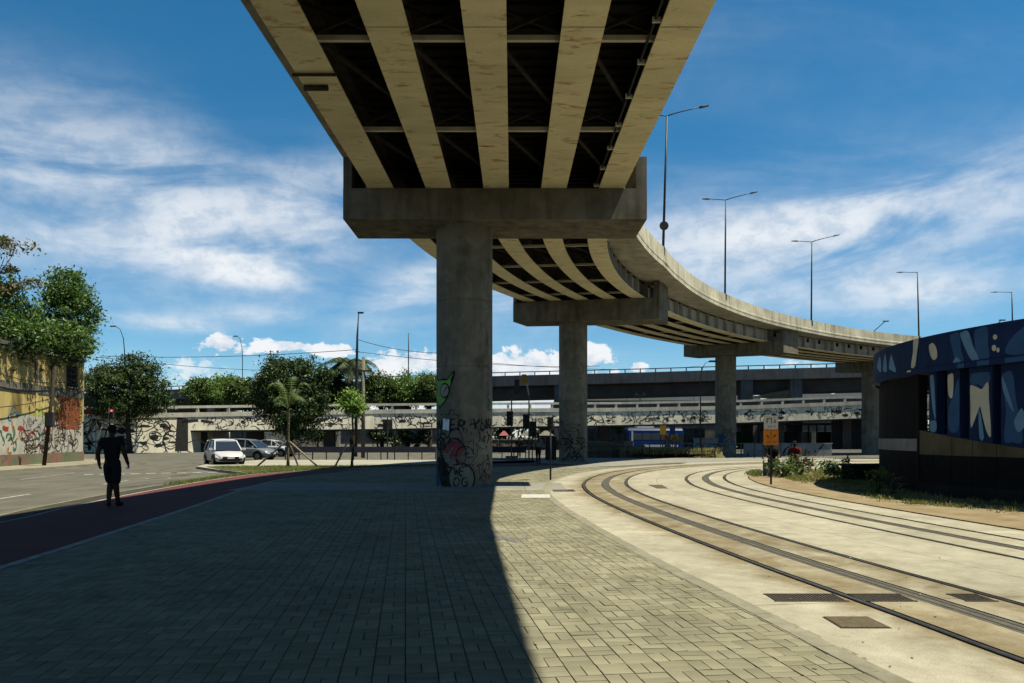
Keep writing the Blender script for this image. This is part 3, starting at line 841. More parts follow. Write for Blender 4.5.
# conduit clipped under the inside girder, drain fitting on the outer girder
mb = MB(); mb.tube([VP(s, 3.14, 0.10) for s in srange(-24, -0.6, 0.6)], 0.028, 8); pc = mb.build('conduit', 'pole_metal', via)
for s in srange(-22, -1, 1.6): MB().box(VP(s, 3.16, 0.085), (0.16, 0.05, 0.10)).build('clamp', 'chord_paint', pc)
mb = MB(); A = -8.8
mb.tube([VP(A, -4.10, -0.05), VP(A, -3.2, -0.05), VP(A, -3.2, 0.2)], 0.035, 8)
mb.tube([VP(A + 0.6, -4.02, -0.06), VP(A + 0.6, -3.5, -0.06)], 0.06, 10)
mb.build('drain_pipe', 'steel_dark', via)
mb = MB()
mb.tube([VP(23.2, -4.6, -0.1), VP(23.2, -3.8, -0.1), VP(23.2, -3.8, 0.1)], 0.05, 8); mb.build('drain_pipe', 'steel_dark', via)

# piers: round column under a wide rectangular cap with upstands at its ends
def pier(s, base_z, front=0.3, near=True, lab=None):
    p, t, n = CLP(s)
    rz = math.atan2(n[1], n[0])
    zt = ZS(s) - 0.02
    CD = 1.32 if 5 < s < 30 else 0.97
    UE = 4.75 if s < 5 else (4.95 if s < 30 else 5.5)                        # the caps reach out under the widened deck
    ctr = np.array(p) + t * 0.85
    cc = ctr + n * (-1.08) + t * 0.15
    prof = [(0.93, base_z - 0.3), (0.93, 1.95), (0.915, 1.965), (0.915, 1.98), (0.93, 1.995), (0.93, 3.85), (0.915, 3.865), (0.915, 3.885), (0.93, 3.90), (0.93, 6.0), (0.915, 6.015), (0.915, 6.03), (0.93, 6.045), (0.93, zt - 0.9)]
    c = MB().lathe((cc[0], cc[1], 0), prof, 48).build('pier_column', 'column_concrete', via, True, 30)
    # cap with cross fall and a chamfered lower edge
    def CP(u, v, z): q = ctr + n * u + t * v; return (q[0], q[1], z - CS(s) * u)
    m = MB()
    prof = [(-1.15, zt), (-1.15, zt - CD), (1.15, zt - CD), (1.15, zt)]
    rings = []
    for u in (-4.82, UE):
        rings.append([CP(u, v, z) for v, z in prof])
    m.loft(rings)
    cap = m.build('pier_cap', 'concrete', c)
    for u0, u1 in ((-4.82, -4.55), (UE - 0.35, UE)):
        k = MB(); k.loft([[CP(u, v, z) for v, z in ((-1.14, zt + 0.002), (1.14, zt + 0.002), (1.14, zt + 1.0), (-1.14, zt + 1.0))] for u in (u0 + 0.003, u1 - 0.003)])
        k.build('upstand', 'concrete', c)
    for g in range(5):
        u = -3.64 + 1.82 * g
        q = CP(u, 0, zt + 0.01)
    return c, cc, rz
P1, c1, rz1 = pier(-0.7, 0.0)
P2, c2, rz2 = pier(23.7, 0.0)
P3, c3, rz3 = pier(48.3, -0.2)
P4, c4, rz4 = pier(68.3, -0.2)
P5, c5, rz5 = pier(92.0, -0.2)

# ---------------------------------------------------------------- spray paint helpers
def ribbon(mb, pts, w, fmap):
    """flat stroke through 2-D points mapped by fmap(u,v) onto a surface"""
    P = spline(pts, 5) if len(pts) > 2 else spline([pts[0], ((pts[0][0] + pts[1][0]) / 2, (pts[0][1] + pts[1][1]) / 2), pts[1]], 4)
    P = P + np.array([(w * .12 * math.sin(9.1 * i + P[0, 0] * 31), w * .12 * math.cos(7.3 * i + P[0, 1] * 17)) for i in range(len(P))])
    t = np.gradient(P, axis=0); L = np.hypot(t[:, 0], t[:, 1]); L[L == 0] = 1
    nrm = np.c_[-t[:, 1], t[:, 0]] / L[:, None]
    n = len(P); ws = [w * (0.85 + .3 * math.sin(5.7 * i + P[0, 1] * 23)) * (0.6 + 0.45 * math.sin(math.pi * (i + 0.7) / (n + 0.6))) for i in range(n)]
    a = [fmap(*(P[i] + nrm[i] * ws[i] / 2)) for i in range(n)]
    b = [fmap(*(P[i] - nrm[i] * ws[i] / 2)) for i in range(n)]
    mb.add(a + b, [(i, i + 1, n + i + 1, n + i) for i in range(n - 1)])
def blob(mb, pts, fmap, sm=6):
    """filled smooth outline"""
    P = list(pts)
    Q = spline(P + P[:1] + P[1:2], sm)[:len(P) * sm] if sm > 1 else np.array(P, float)
    c = Q.mean(axis=0)
    rings = [[fmap(*(c + (q - c) * k)) for q in Q] for k in (1.0, 0.55, 0.15)]
    n = len(Q); vs = [v for r in rings for v in r] + [fmap(*c)]
    fs = []
    for r in range(2):
        fs += [(r * n + i, r * n + (i + 1) % n, (r + 1) * n + (i + 1) % n, (r + 1) * n + i) for i in range(n)]
    fs += [(2 * n + i, 2 * n + (i + 1) % n, 3 * n) for i in range(n)]
    mb.add(vs, fs)
def ell(cx, cy, rx_, ry_, n=10, a0=0.0, wob=0.0, rnd=random):
    return [(cx + rx_ * (1 + wob * (rnd.random() - .5)) * math.cos(a0 + 2 * math.pi * k / n), cy + ry_ * (1 + wob * (rnd.random() - .5)) * math.sin(a0 + 2 * math.pi * k / n)) for k in range(n)]
GLY = {  # simple stroke letters in a unit box
    'Y': [[(0, 1), (.45, .55), (.9, 1)], [(.45, .55), (.4, 0)]], 'U': [[(0, 1), (.05, .2), (.4, 0), (.75, .2), (.8, 1)]], 'R': [[(0, 0), (.05, 1)], [(.05, 1), (.7, .85), (.6, .5), (.05, .5)], [(.25, .5), (.8, 0)]],
    '4': [[(.6, 0), (.6, 1), (0, .35), (.85, .4)]], '7': [[(0, 1), (.8, .95), (.3, 0)]], 'N': [[(0, 0), (.05, 1)], [(.05, 1), (.65, 0)], [(.65, 0), (.75, 1)]],
    'O': [ell(.4, .5, .4, .5, 8) + [(.8, .5)]], 'E': [[(.7, 1), (0, 1), (0, 0), (.7, 0)], [(0, .5), (.55, .55)]], 'W': [[(0, 1), (.2, 0), (.45, .7), (.7, 0), (.95, 1)]],
    'G': [[(.8, .85), (.3, 1), (0, .5), (.3, 0), (.8, .2), (.8, .5), (.45, .48)]], 'A': [[(0, 0), (.4, 1), (.8, 0)], [(.15, .35), (.65, .38)]], 'S': [[(.75, .9), (.3, 1), (.1, .75), (.6, .4), (.65, .1), (0, .05)]]}
def tagline(mb, text, u, v, h, w, fmap, slant=0.0, wd=0.8):
    for ch in text:
        if ch in GLY:
            for st in GLY[ch]:
                ribbon(mb, [(u + (x * wd + slant * y) * h, v + y * h) for x, y in st], w, fmap)
        u += h * wd * 1.15
def squiggle(mb, u, v, sz, w, fmap, rnd, n=6):
    pts = [(u, v)]; a = rnd.random() * 6.28; cv = rnd.uniform(-1, 1)
    for _ in range(n):
        cv = cv * .55 + rnd.uniform(-1.0, 1.0); a += cv; l = sz * rnd.uniform(0.22, 0.5)
        pts.append((pts[-1][0] + l * math.cos(a), pts[-1][1] + l * math.sin(a)))
    ribbon(mb, pts, w, fmap)

# graffiti round the first pier: u = metres along the surface right of its front line, v = height
def cyl(c, r, lift):
    def f(u, v):
        a = u / 0.93 + math.atan2(-c[1], -c[0])
        return (c[0] + (r + lift) * math.cos(a), c[1] + (r + lift) * math.sin(a), v)
    return f
def paint(parent, mname, fn):
    m = MB(); fn(m); return m.build('graffiti', mname, parent, kind='stuff')
f0, f1, f2, f3 = (cyl(c1, 0.93, l) for l in (0.004, 0.007, 0.010, 0.013))
paint(P1, 'spray_green', lambda m: (blob(m, [(-1.20, 3.55), (-1.05, 3.42), (-.80, 3.45), (-.60, 3.42), (-.38, 3.62), (-.50, 3.20), (-.62, 2.82), (-.95, 2.62), (-1.22, 2.85)], f0)))
paint(P1, 'ink', lambda m: (ribbon(m, [(-1.28, 3.75), (-1.15, 3.52), (-1.0, 3.44), (-.8, 3.47), (-.6, 3.45), (-.33, 3.70), (-.46, 3.25), (-.60, 2.85), (-.95, 2.58), (-1.25, 2.85)], .06, f1), blob(m, [(-.46, 3.46), (-.36, 3.62), (-.42, 3.30)], f2, 4), blob(m, ell(-.70, 3.10, .22, .25), f1)))
paint(P1, 'spray_white', lambda m: (blob(m, ell(-.71, 3.10, .17, .20), f2), blob(m, ell(-1.12, 3.12, .10, .17), f2)))
paint(P1, 'ink', lambda m: (ribbon(m, [(-.76, 3.0), (-.6, 3.22)], .05, f3), ribbon(m, [(-1.15, 3.02), (-1.1, 3.2)], .04, f3)))
paint(P1, 'ink', lambda m: (tagline(m, 'NOER', -1.05, 1.82, .34, .075, f0, .1, .72), tagline(m, 'YUR', .22, 1.83, .36, .085, f0, .2, .75), tagline(m, '47', .62, 1.38, .26, .05, f0, .1, .6),
                            tagline(m, 'A', .80, .80, .22, .05, f0), tagline(m, 'S', .68, .35, .22, .05, f0), [squiggle(m, -1.0 + .16 * k, 2.42 - .03 * k, .18, .03, f0, random.Random(k), 5) for k in range(6)],
                            [squiggle(m, .66 + .1 * k, .38, .15, .03, f0, random.Random(30 + k), 4) for k in range(4)]))
paint(P1, 'spray_pink', lambda m: blob(m, [(-.72, 1.18), (-.50, 1.45), (-.22, 1.48), (-.02, 1.22), (-.20, .98), (-.50, 1.02)], f0))
paint(P1, 'ink', lambda m: (blob(m, [(-1.25, .85), (-.95, .95), (-.62, .62), (-.45, .30), (-.48, -.02), (-.85, .02), (-1.02, .35)], f0), ribbon(m, [(-.78, 1.15), (-.5, 1.50), (-.22, 1.53), (.02, 1.25), (.05, .95)], .06, f1),
                            blob(m, ell(-.10, .28, .46, .50, 12), f0), ribbon(m, [(-.95, 1.05), (-.75, .80), (-.50, .62), (-.32, .72)], .07, f1), ribbon(m, ell(.02, .98, .30, .32, 9) + [(.32, .98)], .05, f1)))
paint(P1, 'spray_cream', lambda m: blob(m, ell(-.10, .28, .40, .44, 12), f1))
paint(P1, 'ink', lambda m: (tagline(m, 'WE', -.34, .38, .24, .045, f2, .1, .7), tagline(m, 'OG', -.36, .02, .28, .05, f2, .1, .8), ribbon(m, [(-.05, 1.0), (.1, 1.08), (.15, .9)], .04, f1)))
paint(P1, 'spray_blue', lambda m: blob(m, [(-1.42, 1.0), (-1.30, .75), (-1.05, .35), (-.98, .05), (-1.40, .02)], f1, 3))
paint(P1, 'spray_teal', lambda m: (ribbon(m, [(.98, 3.05), (.86, 2.9), (1.0, 2.75), (.88, 2.55), (1.05, 2.45)], .10, f0)))
paint(P1, 'paper', lambda m: m.add([f3(-.78, 1.84), f3(-.52, 1.80), f3(-.50, 2.16), f3(-.76, 2.20)], [(0, 1, 2, 3)]))
rk = random.Random(77)
paint(P1, 'ink', lambda m: ([squiggle(m, rk.uniform(-1.25, -.35), rk.uniform(1.55, 1.85), .30, .06, f1, rk, 5) for _ in range(9)], [squiggle(m, rk.uniform(-1.3, -.6), rk.uniform(.9, 1.5), .35, .07, f1, rk, 5) for _ in range(9)],
                            [squiggle(m, rk.uniform(.15, .95), rk.uniform(1.80, 2.12), .25, .055, f1, rk, 4) for _ in range(6)], [squiggle(m, rk.uniform(.55, .95), rk.uniform(.2, 1.2), .16, .04, f1, rk, 4) for _ in range(7)],
                            [ribbon(m, [(u, v), (u + .01, v - l * .5), (u + .005, v - l)], .022, f1) for u, v, l in [(rk.uniform(-1.2, .9), rk.uniform(.6, 2.1), rk.uniform(.15, .4)) for _ in range(14)]]))
paint(P1, 'spray_pink', lambda m: [squiggle(m, rk.uniform(-.75, -.3), rk.uniform(.75, 1.2), .3, .07, f2, rk, 4) for _ in range(4)])
paint(P1, 'spray_cream', lambda m: [squiggle(m, rk.uniform(-.6, .25), rk.uniform(.75, 1.15), .2, .05, f2, rk, 4) for _ in range(4)])
paint(P1, 'ink_grey', lambda m: [squiggle(m, rk.uniform(-.2, .9), rk.uniform(.1, 2.0), .3, .03, f0, rk, 5) for _ in range(12)])
g0 = cyl(c2, 0.93, 0.004); rr = random.Random(5)
paint(P2, 'ink', lambda m: ([squiggle(m, rr.uniform(-.95, .95), rr.uniform(.15, 1.5), .5, .06, g0, rr, 6) for _ in range(30)], tagline(m, 'RASO', -.6, 1.1, .45, .07, g0, .1, .7), [squiggle(m, -1.0, 1.8 + .25 * k, .4, .08, g0, rr, 5) for k in range(4)]))
paint(P2, 'ink_grey', lambda m: ([ribbon(m, ell(-.1, 2.2, .6, .25, 9) + [(.5, 2.2)], .05, g0), squiggle(m, -.2, 2.2, .4, .05, g0, rr, 6)]))
paint(P2, 'spray_teal', lambda m: ribbon(m, [(1.05, 4.0), (.92, 3.8), (1.06, 3.65), (.95, 3.45)], .12, g0))
h0 = cyl(c3, 0.93, 0.004)
paint(P3, 'spray_blue', lambda m: [squiggle(m, rr.uniform(-.9, .8), rr.uniform(1.0, 1.7), .5, .16, h0, rr, 5) for _ in range(12)])
paint(P3, 'wall_grey', lambda m: [squiggle(m, rr.uniform(-.9, .8), rr.uniform(1.0, 1.9), .5, .13, cyl(c3, .93, .007), rr, 5) for _ in range(10)])

# ---------------------------------------------------------------- lamp posts on the viaduct
def viaduct_lamp(s, label, arms=2, hgt=6.7, disc=False, lean=0.0):
    b = VP(s, UR(s) - 0.13, GD + 1.02)
    p, tt, n = CLP(s)
    n3 = Vector((n[0], n[1], 0))
    t = thing('street_lamp', label, 'street lamp', b, group='lamp posts along the curved parapet')
    top = b + Vector((lean, 0, hgt - 0.88))
    base = b - Vector((0, 0, 0.30))
    MB().tube([base, b + (top - b) * 0.5, top], [0.075, 0.062, 0.045], 10).build('pole', 'pole_metal', t, True)
    sx = Vector((1, 0, 0)) * 0.8 + n3 * 0.2
    sx.normalize()
    sides = ((1, 1.75, 0.42), (-1, 1.15, 0.12)) if arms == 2 else ((-1, 1.3, 0.08),)
    for k, L, rise in sides:
        pts = [top + sx * k * L * q + Vector((0, 0, rise * q ** 0.8)) for q in (0, .2, .45, .75, 1)]
        a = MB().tube(pts, [.034, .032, .03, .026, .024], 8).build('arm', 'pole_metal', t, True)
        e = pts[-1]
        dr = (pts[-1] - pts[-2]).normalized()
        m = MB()
        x = dr * 0.33; y = Vector((-sx.y, sx.x, 0)) * 0.12
        z = Vector((0, 0, 0.035))
        m.loft([[e - y * .6 - z, e + y * .6 - z, e + y * .6 + z, e - y * .6 + z], [e + x * .5 - y - z, e + x * .5 + y - z, e + x * .5 + y * .8 + z, e + x * .5 - y * .8 + z], [e + x * 1.6 - y * .8 - z * .6, e + x * 1.6 + y * .8 - z * .6, e + x * 1.6 + y * .5 + z * .4, e + x * 1.6 - y * .5 + z * .4]])
        m.build('lamp_head', 'pole_metal', a)
    MB().box(b + Vector((0, 0, -0.25)), (0.2, 0.2, 0.5), math.atan2(n[1], n[0])).build('bracket', 'pole_dark', t)
    if disc:
        q = b + (top - b) * 0.16
        d = MB(); rg = []
        for yy in (-0.11, -0.085):
            rg.append([(q.x + .25 * math.cos(a * .3142), q.y + yy, q.z + .25 * math.sin(a * .3142)) for a in range(20)])
        d.loft(rg).build('round_sign', 'pole_dark', t)
viaduct_lamp(18.8, 'lamp post with a dark round sign on its shaft, nearest above the second pier', disc=True, lean=0.22, hgt=8.1)
viaduct_lamp(35.9, 'double-armed lamp post, second along the curved parapet', lean=0.05, hgt=7.75)
viaduct_lamp(52.1, 'double-armed lamp post, third along the curved parapet', lean=0.05, hgt=7.7)
viaduct_lamp(68.4, 'single-armed lamp post where the parapet meets the blue mural', 1, 7.0, lean=-0.15)
viaduct_lamp(80.4, 'single-armed lamp post at the right edge above the blue mural', 1, 5.9, lean=-0.1)

# ================================================================== ROUND BLUE MURAL BUILDING
RX, RY, RR = 22.3, 20.5, 11.0
rot = thing('mural_rotunda', 'low round building with dark blue leaf mural on its rim and pillars', 'building', (RX, RY, 0))
def rp(a, r, z): return (RX + r * math.cos(a), RY + r * math.sin(a), z)
A0, A1 = R(95), R(265)
def ring_seg(mb, a0, a1, prof, n):
    rings = [[rp(a0 + (a1 - a0) * i / n, r, z) for r, z in prof] for i in range(n + 1)]
    return mb.loft(rings)
def arc(a0, a1, prof, n, name, m, par=rot):
    return ring_seg(MB(), a0, a1, prof, n).build(name, m, par)
# rim in panels with fine joints
NP = 16
rim = arc(A0, A1, [(RR - 0.5, 3.42), (RR - 0.02, 3.42), (RR - 0.02, 4.30), (RR - 0.5, 4.30)], 64, 'rim_core', 'blue_deep')
for k in range(NP):
    a0 = A0 + (A1 - A0) * k / NP; a1 = A0 + (A1 - A0) * (k + 1) / NP - 0.0012
    arc(a0, a1, [(RR - 0.02, 3.492), (RR + 0.05, 3.492), (RR + 0.05, 4.33), (RR - 0.02, 4.33)], 5, 'rim_panel', 'blue_deep', rim)
arc(A0, A1, [(RR - 0.02, 3.34), (RR + 0.09, 3.34), (RR + 0.09, 3.487), (RR - 0.02, 3.487)], 64, 'rim_lip', 'blue_deep', rim)
MB().lathe((RX, RY, 0), [(0.3, 3.97), (RR - 0.4, 3.97), (RR - 0.4, 4.13), (0.3, 4.13)], 48).build('roof', 'roof_grey', rot)
MB().lathe((RX, RY, 0), [(RR - 1.7, 0), (RR - 1.7, 3.8), (RR - 1.75, 3.8), (RR - 1.75, 0)], 48).build('inner_wall', 'mural_black', rot)
# where a sight line meets the round wall: gives the angle round the building and the height
def on_ring(px, py, r):
    k = (px - 512) / F_PX; n = math.sqrt(1 + k * k); dxx, dyy = k / n, 1 / n
    b = dxx * RX + dyy * RY; c = RX * RX + RY * RY - r * r
    t = b - math.sqrt(max(b * b - c, 0.0))
    x, y = dxx * t, dyy * t
    return math.degrees(math.atan2(y - RY, x - RX)) % 360, CAM_H + (HORIZON - py) / F_PX * y
def ang(px, r=RR): return on_ring(px, 437, r)[0]
A_PIPE = ang(918.5, RR - 0.1); A_END = 262.0
NQ = 22
a_edges = [A_PIPE + (A_END - A_PIPE) * k / NQ for k in range(NQ + 1)]
t0_, t1_ = on_ring(918.5, 430, RR - .12), on_ring(1024, 448.5, RR - .12)
def dado_top(a): return interp(a, [t0_[0], t1_[0], 262], [t0_[1], t1_[1], 1.0])
for k in range(NQ):
    a0 = R(a_edges[k]); a1 = R(a_edges[k + 1]) - 0.0015
    for (lo, hi, mm, rr_) in ((1.116, None, 'dado', 0.0), (0.35, 1.113, 'mural_black', 0.004), (-0.2, 0.347, 'base_grey', 0.03)):
        rings = []
        for i in range(4):
            a = a0 + (a1 - a0) * i / 3; h = dado_top(math.degrees(a)) if hi is None else hi
            r0, r1 = RR - 0.35, RR - 0.12 + rr_
            rings.append([rp(a, r0, lo), rp(a, r1, lo), rp(a, r1, max(h, lo + .02)), rp(a, r0, max(h, lo + .02))])
        MB().loft(rings).build('wall_panel', mm, rot)
# solid dark bay facing the lane, with a white band
for k in range(6):
    a0 = R(140 + (A_PIPE - 140) * k / 6); a1 = R(140 + (A_PIPE - 140) * (k + 1) / 6) - .0012
    arc(a0, a1, [(RR - 0.35, -.2), (RR - 0.13, -.2), (RR - 0.13, 3.34), (RR - 0.35, 3.34)], 4, 'wall_panel', 'mural_black')
arc(R(150), R(A_PIPE - .4), [(RR - 0.13, 1.20), (RR - 0.105, 1.20), (RR - 0.105, 1.55), (RR - 0.13, 1.55)], 12, 'white_band', 'white_wall')
m = MB(); rq = random.Random(2)
for _ in range(16): squiggle(m, rq.uniform(160, A_PIPE - 3), rq.uniform(1.28, 1.46), .22, .035, lambda u, v: rp(R(A_PIPE - 1 - abs(A_PIPE - 1 - u) * 1.0), RR - .10, min(max(v, 1.21), 1.54)), rq, 5)
m.build('graffiti', 'ink', rot, kind='stuff')
MB().tube([rp(R(A_PIPE), RR - 0.08, 0.0), rp(R(A_PIPE), RR - 0.08, 3.36)], 0.03, 6).build('drain_pipe', 'base_grey', rot)
pill = []
for (x0, x1) in ((929, 936.5), (947, 960), (969, 992.5), (1001, 1030)):
    a0, a1 = ang(x0, RR - .16), ang(x1, RR - .16)
    pill.append(arc(R(a0), R(a1), [(RR - 0.40, 1.2), (RR - 0.16, 1.2), (RR - 0.16, 3.36), (RR - 0.40, 3.36)], 5, 'pillar', 'blue_deep'))
for a0, a1 in ((236, 240), (246, 250)):
    pill.append(arc(R(a0), R(a1), [(RR - 0.40, 0.9), (RR - 0.16, 0.9), (RR - 0.16, 3.36), (RR - 0.40, 3.36)], 5, 'pillar', 'blue_deep'))
def mural(parent, mname, r, polys, sm=4, zlo=None, zhi=None):
    for q in polys:
        m = MB(); P = [on_ring(px, py, r) for px, py in q]
        if zlo is not None: P = [(a, min(max(z, zlo), zhi)) for a, z in P]
        blob(m, P, lambda u, v: rp(R(u), r, v if zlo is None else min(max(v, zlo), zhi)), sm)
        m.build('mural_shape', mname, parent)
E = RR + 0.053; lim = dict(zlo=3.503, zhi=4.317)
mural(rim, 'blue_mid', E, [[(950, 335), (959, 333), (961, 350), (964, 366), (957, 368), (953, 352)], [(975, 330), (987, 327), (988, 345), (989, 362), (978, 364), (975, 345)], [(1022, 328), (1034, 322), (1036, 355), (1016, 358), (1005, 352), (1010, 340)]], 3, **lim)
mural(rim, 'blue_light', E + 0.003, [[(960, 333), (968, 331), (973, 346), (979, 362), (972, 364), (965, 348)], [(877, 368), (881, 372), (880, 356)], [(883, 371), (887, 371), (885, 353)], [(889, 369), (896, 372), (893, 360), (891, 355)], [(953, 364), (961, 364), (956, 357)]], 3, **lim)
mural(rim, 'mural_cream', E + 0.003, [[(913.5, 340), (918.5, 339), (917, 352), (915, 366), (911, 367), (913, 352)], [(929, 345), (933, 343), (936.5, 349), (937, 357), (933.5, 360), (930, 354)], ell(995, 337, 2.2, 2.6, 8), ell(994, 348, 2.2, 3.2, 8), ell(998, 350, 1.6, 2.4, 8)], 3, **lim)
mural(rim, 'mural_cream', RR + 0.093, [[(907, 368), (911, 367.5), (910.5, 372), (907, 372.5)]], 1, zlo=3.35, zhi=3.48)
mural(rim, 'blue_mid', RR + 0.093, [[(957, 364), (964, 363), (964, 369), (957, 370)], [(977, 361), (989, 360), (989, 367), (977, 368)], [(1005, 358), (1034, 354), (1034, 363), (1005, 366)]], 1, zlo=3.35, zhi=3.48)
q = RR - 0.157
mural(pill[0], 'blue_light', q, [[(930, 376), (933.5, 376), (935, 400), (935.5, 420), (932.5, 408), (931, 392)], [(930.5, 421), (936, 421), (936, 431), (930.5, 431)]], 3)
mural(pill[1], 'mural_cream', q, [[(948, 375), (953, 374), (953.3, 388), (952, 398), (949, 396), (947.8, 388)]], 3)
mural(pill[1], 'blue_mid', q, [[(953, 396), (958.5, 378), (959.3, 405), (958, 430), (949, 430), (948.5, 410)]], 3)
mural(pill[2], 'blue_mid', q, [[(971, 374), (989, 372), (989, 384), (984, 388), (978, 384), (972, 386)]], 2)
mural(pill[2], 'mural_cream', q + .003, [[(970.5, 385), (977, 387), (982, 389), (988, 382), (989, 400), (991, 436), (986, 430), (982, 412), (979, 401), (976, 414), (971, 428), (970.5, 405)]], 3)
mural(pill[2], 'blue_light', q + .003, [[(978.5, 408), (981, 416), (984, 438), (979.5, 438)]], 2)
mural(pill[3], 'blue_mid', q, [[(1002, 374), (1012, 372), (1016, 400), (1023, 440), (1012, 442), (1004, 440), (1006, 410)]], 3)
mural(pill[3], 'blue_light', q + .003, [[(1002, 376), (1007, 388), (1014, 412), (1008, 403), (1003, 390)], [(1014, 420), (1022, 408), (1025, 425), (1018, 432)]], 3)
low = thing('low_wall', 'short dark concrete wall beside the round building, behind shrubs', 'wall', (12.8, 27.2, 0))
MB().prism([(12.2, 26.6), (13.6, 26.9), (13.5, 27.5), (12.1, 27.2)], -0.1, 0.55).build('body', 'base_grey', low)
MB().prism([(12.15, 26.54), (13.66, 26.86), (13.55, 27.56), (12.04, 27.26)], 0.552, 0.62).build('coping', 'base_grey', low)

# ================================================================== CORNER BUILDING ON THE LEFT
WA, WB = Vector((-27.2, 33.0, 0)), Vector((-29.62, 51.1, 0))
wd = (WB - WA).normalized(); wnv = Vector((wd.y, -wd.x, 0))       # outward, towards the road
bld = thing('corner_building', 'old yellow two-storey corner building with bare brick patch and graffiti', 'building', WA)
WL = (WB - WA).length
def wp(t, z, o=0.0):
    p = WA + wd * t + wnv * o
    return (p.x, p.y, z)
def wall_box(t0, t1, z0, z1, o0, o1, name, m, par=bld):
    mb = MB()
    mb.add([wp(t0, z0, o0), wp(t1, z0, o0), wp(t1, z0, o1), wp(t0, z0, o1), wp(t0, z1, o0), wp(t1, z1, o0), wp(t1, z1, o1), wp(t0, z1, o1)],
           [(0, 3, 2, 1), (4, 5, 6, 7), (0, 1, 5, 4), (1, 2, 6, 5), (2, 3, 7, 6), (3, 0, 4, 7)])
    return mb.build(name, m, par)
tpx = lambda px: (22.8 / ((512 - px) / 740.0 - 0.1333) - 33.0) * 1.009
tw0, tw1, zw0, zw1 = tpx(66.5), tpx(78.5), 4.95, 6.35
wall_box(0, tw0, 4.75, 6.75, -0.3, 0, 'upper_wall', 'wall_yellow')
wall_box(tw1, WL, 4.75, 6.75, -0.3, 0, 'upper_wall', 'wall_yellow')
wall_box(tw0, tw1, zw1, 6.75, -0.3, 0, 'upper_wall', 'wall_yellow')
wall_box(tw0, tw1, 4.75, zw0, -0.3, 0, 'upper_wall', 'wall_grey')
wall_box(0, WL, 2.65, 4.25, -0.3, 0, 'middle_wall', 'wall_yellow')
wall_box(0, WL, 0.6, 2.65, -0.3, 0.004, 'lower_wall', 'wall_white')
wall_box(0, WL + 0.02, 4.25, 4.75, -0.3, 0.05, 'string_course', 'wall_grey')
wall_box(0, WL + 0.02, -0.2, 0.6, -0.3, 0.06, 'plinth', 'plinth')
wall_box(0, WL + 0.15, 6.75, 6.98, -0.4, 0.16, 'cornice', 'roof_grey')
wall_box(WL - 1.6, WL + 0.8, 7.6, 7.78, -3, 0.3, 'roof_slab', 'roof_grey')
wall_box(WL - 1.4, WL + 0.3, 6.98, 7.6, -2.6, -0.1, 'parapet', 'wall_grey')
MB().prism([tuple(wp(t, 0, o)[:2]) for t, o in ((0, -0.31), (WL, -0.31), (WL, -9), (0, -9))], -0.2, 6.9).build('building_body', 'wall_grey', bld)
for px in (36, 52.5, 83):
    t = tpx(px) if px < 80 else WL - 0.14
    wall_box(t - 0.16, t + 0.14, 4.753, 6.747, -0.01, 0.07, 'pilaster', 'wall_grey' if px < 80 else 'wall_yellow')
    wall_box(t - 0.13, t + 0.12, 2.653, 4.247, -0.01, 0.05, 'pilaster', 'wall_yellow')
win = wall_box(tw0 + .02, tw1 - .02, zw0 + .02, zw1 - .02, -0.25, -0.2, 'window', 'dark_void')
for k in range(5):
    t = tw0 + (tw1 - tw0) * (k + .5) / 5
    wall_box(t - .03, t + .03, zw0, zw1, -0.10, -0.06, 'bar', 'pole_dark', win)
for k in range(4):
    z = zw0 + (zw1 - zw0) * (k + .5) / 4
    wall_box(tw0, tw1, z - .03, z + .03, -0.058, -0.03, 'bar', 'pole_dark', win)
wall_box(tw0 - .1, tw1 + .1, zw0 - .12, zw0, -0.02, 0.09, 'sill', 'wall_grey')
# patch of bare brick: real courses, ragged outline
tb0, tb1, zb0, zb1 = tpx(54.5), WL - 0.3, 2.12, 4.2
bm_ = MB(); rr = random.Random(9)
hB, lB = 0.115, 0.36
for r_ in range(int((zb1 - zb0) / hB)):
    z = zb0 + r_ * hB
    for k in range(-1, int((tb1 - tb0) / lB) + 1):
        t = tb0 + (k + (0.5 if r_ % 2 else 0)) * lB
        lim = tb0 + 0.35 * math.sin(z * 2.1) + 0.25 * math.sin(z * 5.3 + 1) + (0.5 if z < 2.5 else 0.0)
        if t < lim or t + lB > tb1 + 0.1: continue
        d = rr.uniform(0.012, 0.03) if rr.random() > 0.06 else 0.004
        a, b, c_, e = t + .008, t + lB - .008, z + .008, z + hB - .008
        bm_.add([wp(a, c_, d), wp(b, c_, d), wp(b, e, d), wp(a, e, d), wp(a, c_, 0), wp(b, c_, 0), wp(b, e, 0), wp(a, e, 0)], [(0, 1, 2, 3), (4, 5, 1, 0), (5, 6, 2, 1), (6, 7, 3, 2), (7, 4, 0, 3)])
bm_.build('brick_patch', 'brick', bld, kind='stuff')
wm0 = lambda u, v: wp(u, v, 0.012); wm1 = lambda u, v: wp(u, v, 0.018)
rr = random.Random(21)
t_l, t_r = tpx(-2), WL - 0.3
def wgraf(mname, fn):
    m = MB(); fn(m); m.build('graffiti', mname, bld, kind='stuff')
wgraf('ink', lambda m: [squiggle(m, rr.uniform(tpx(22), t_r - .3), rr.uniform(0.8, 2.0), .75, .06, wm1, rr, 6) for _ in range(70)])
wgraf('spray_red', lambda m: [blob(m, ell(tpx(x), z, .32, .2, 8, wob=.9), wm0, 3) for x, z in ((6, 2.05), (20, 2.1))])
wgraf('spray_pink', lambda m: [squiggle(m, rr.uniform(tpx(24), tpx(50)), rr.uniform(.9, 1.9), .8, .10, wm0, rr, 5) for _ in range(12)])
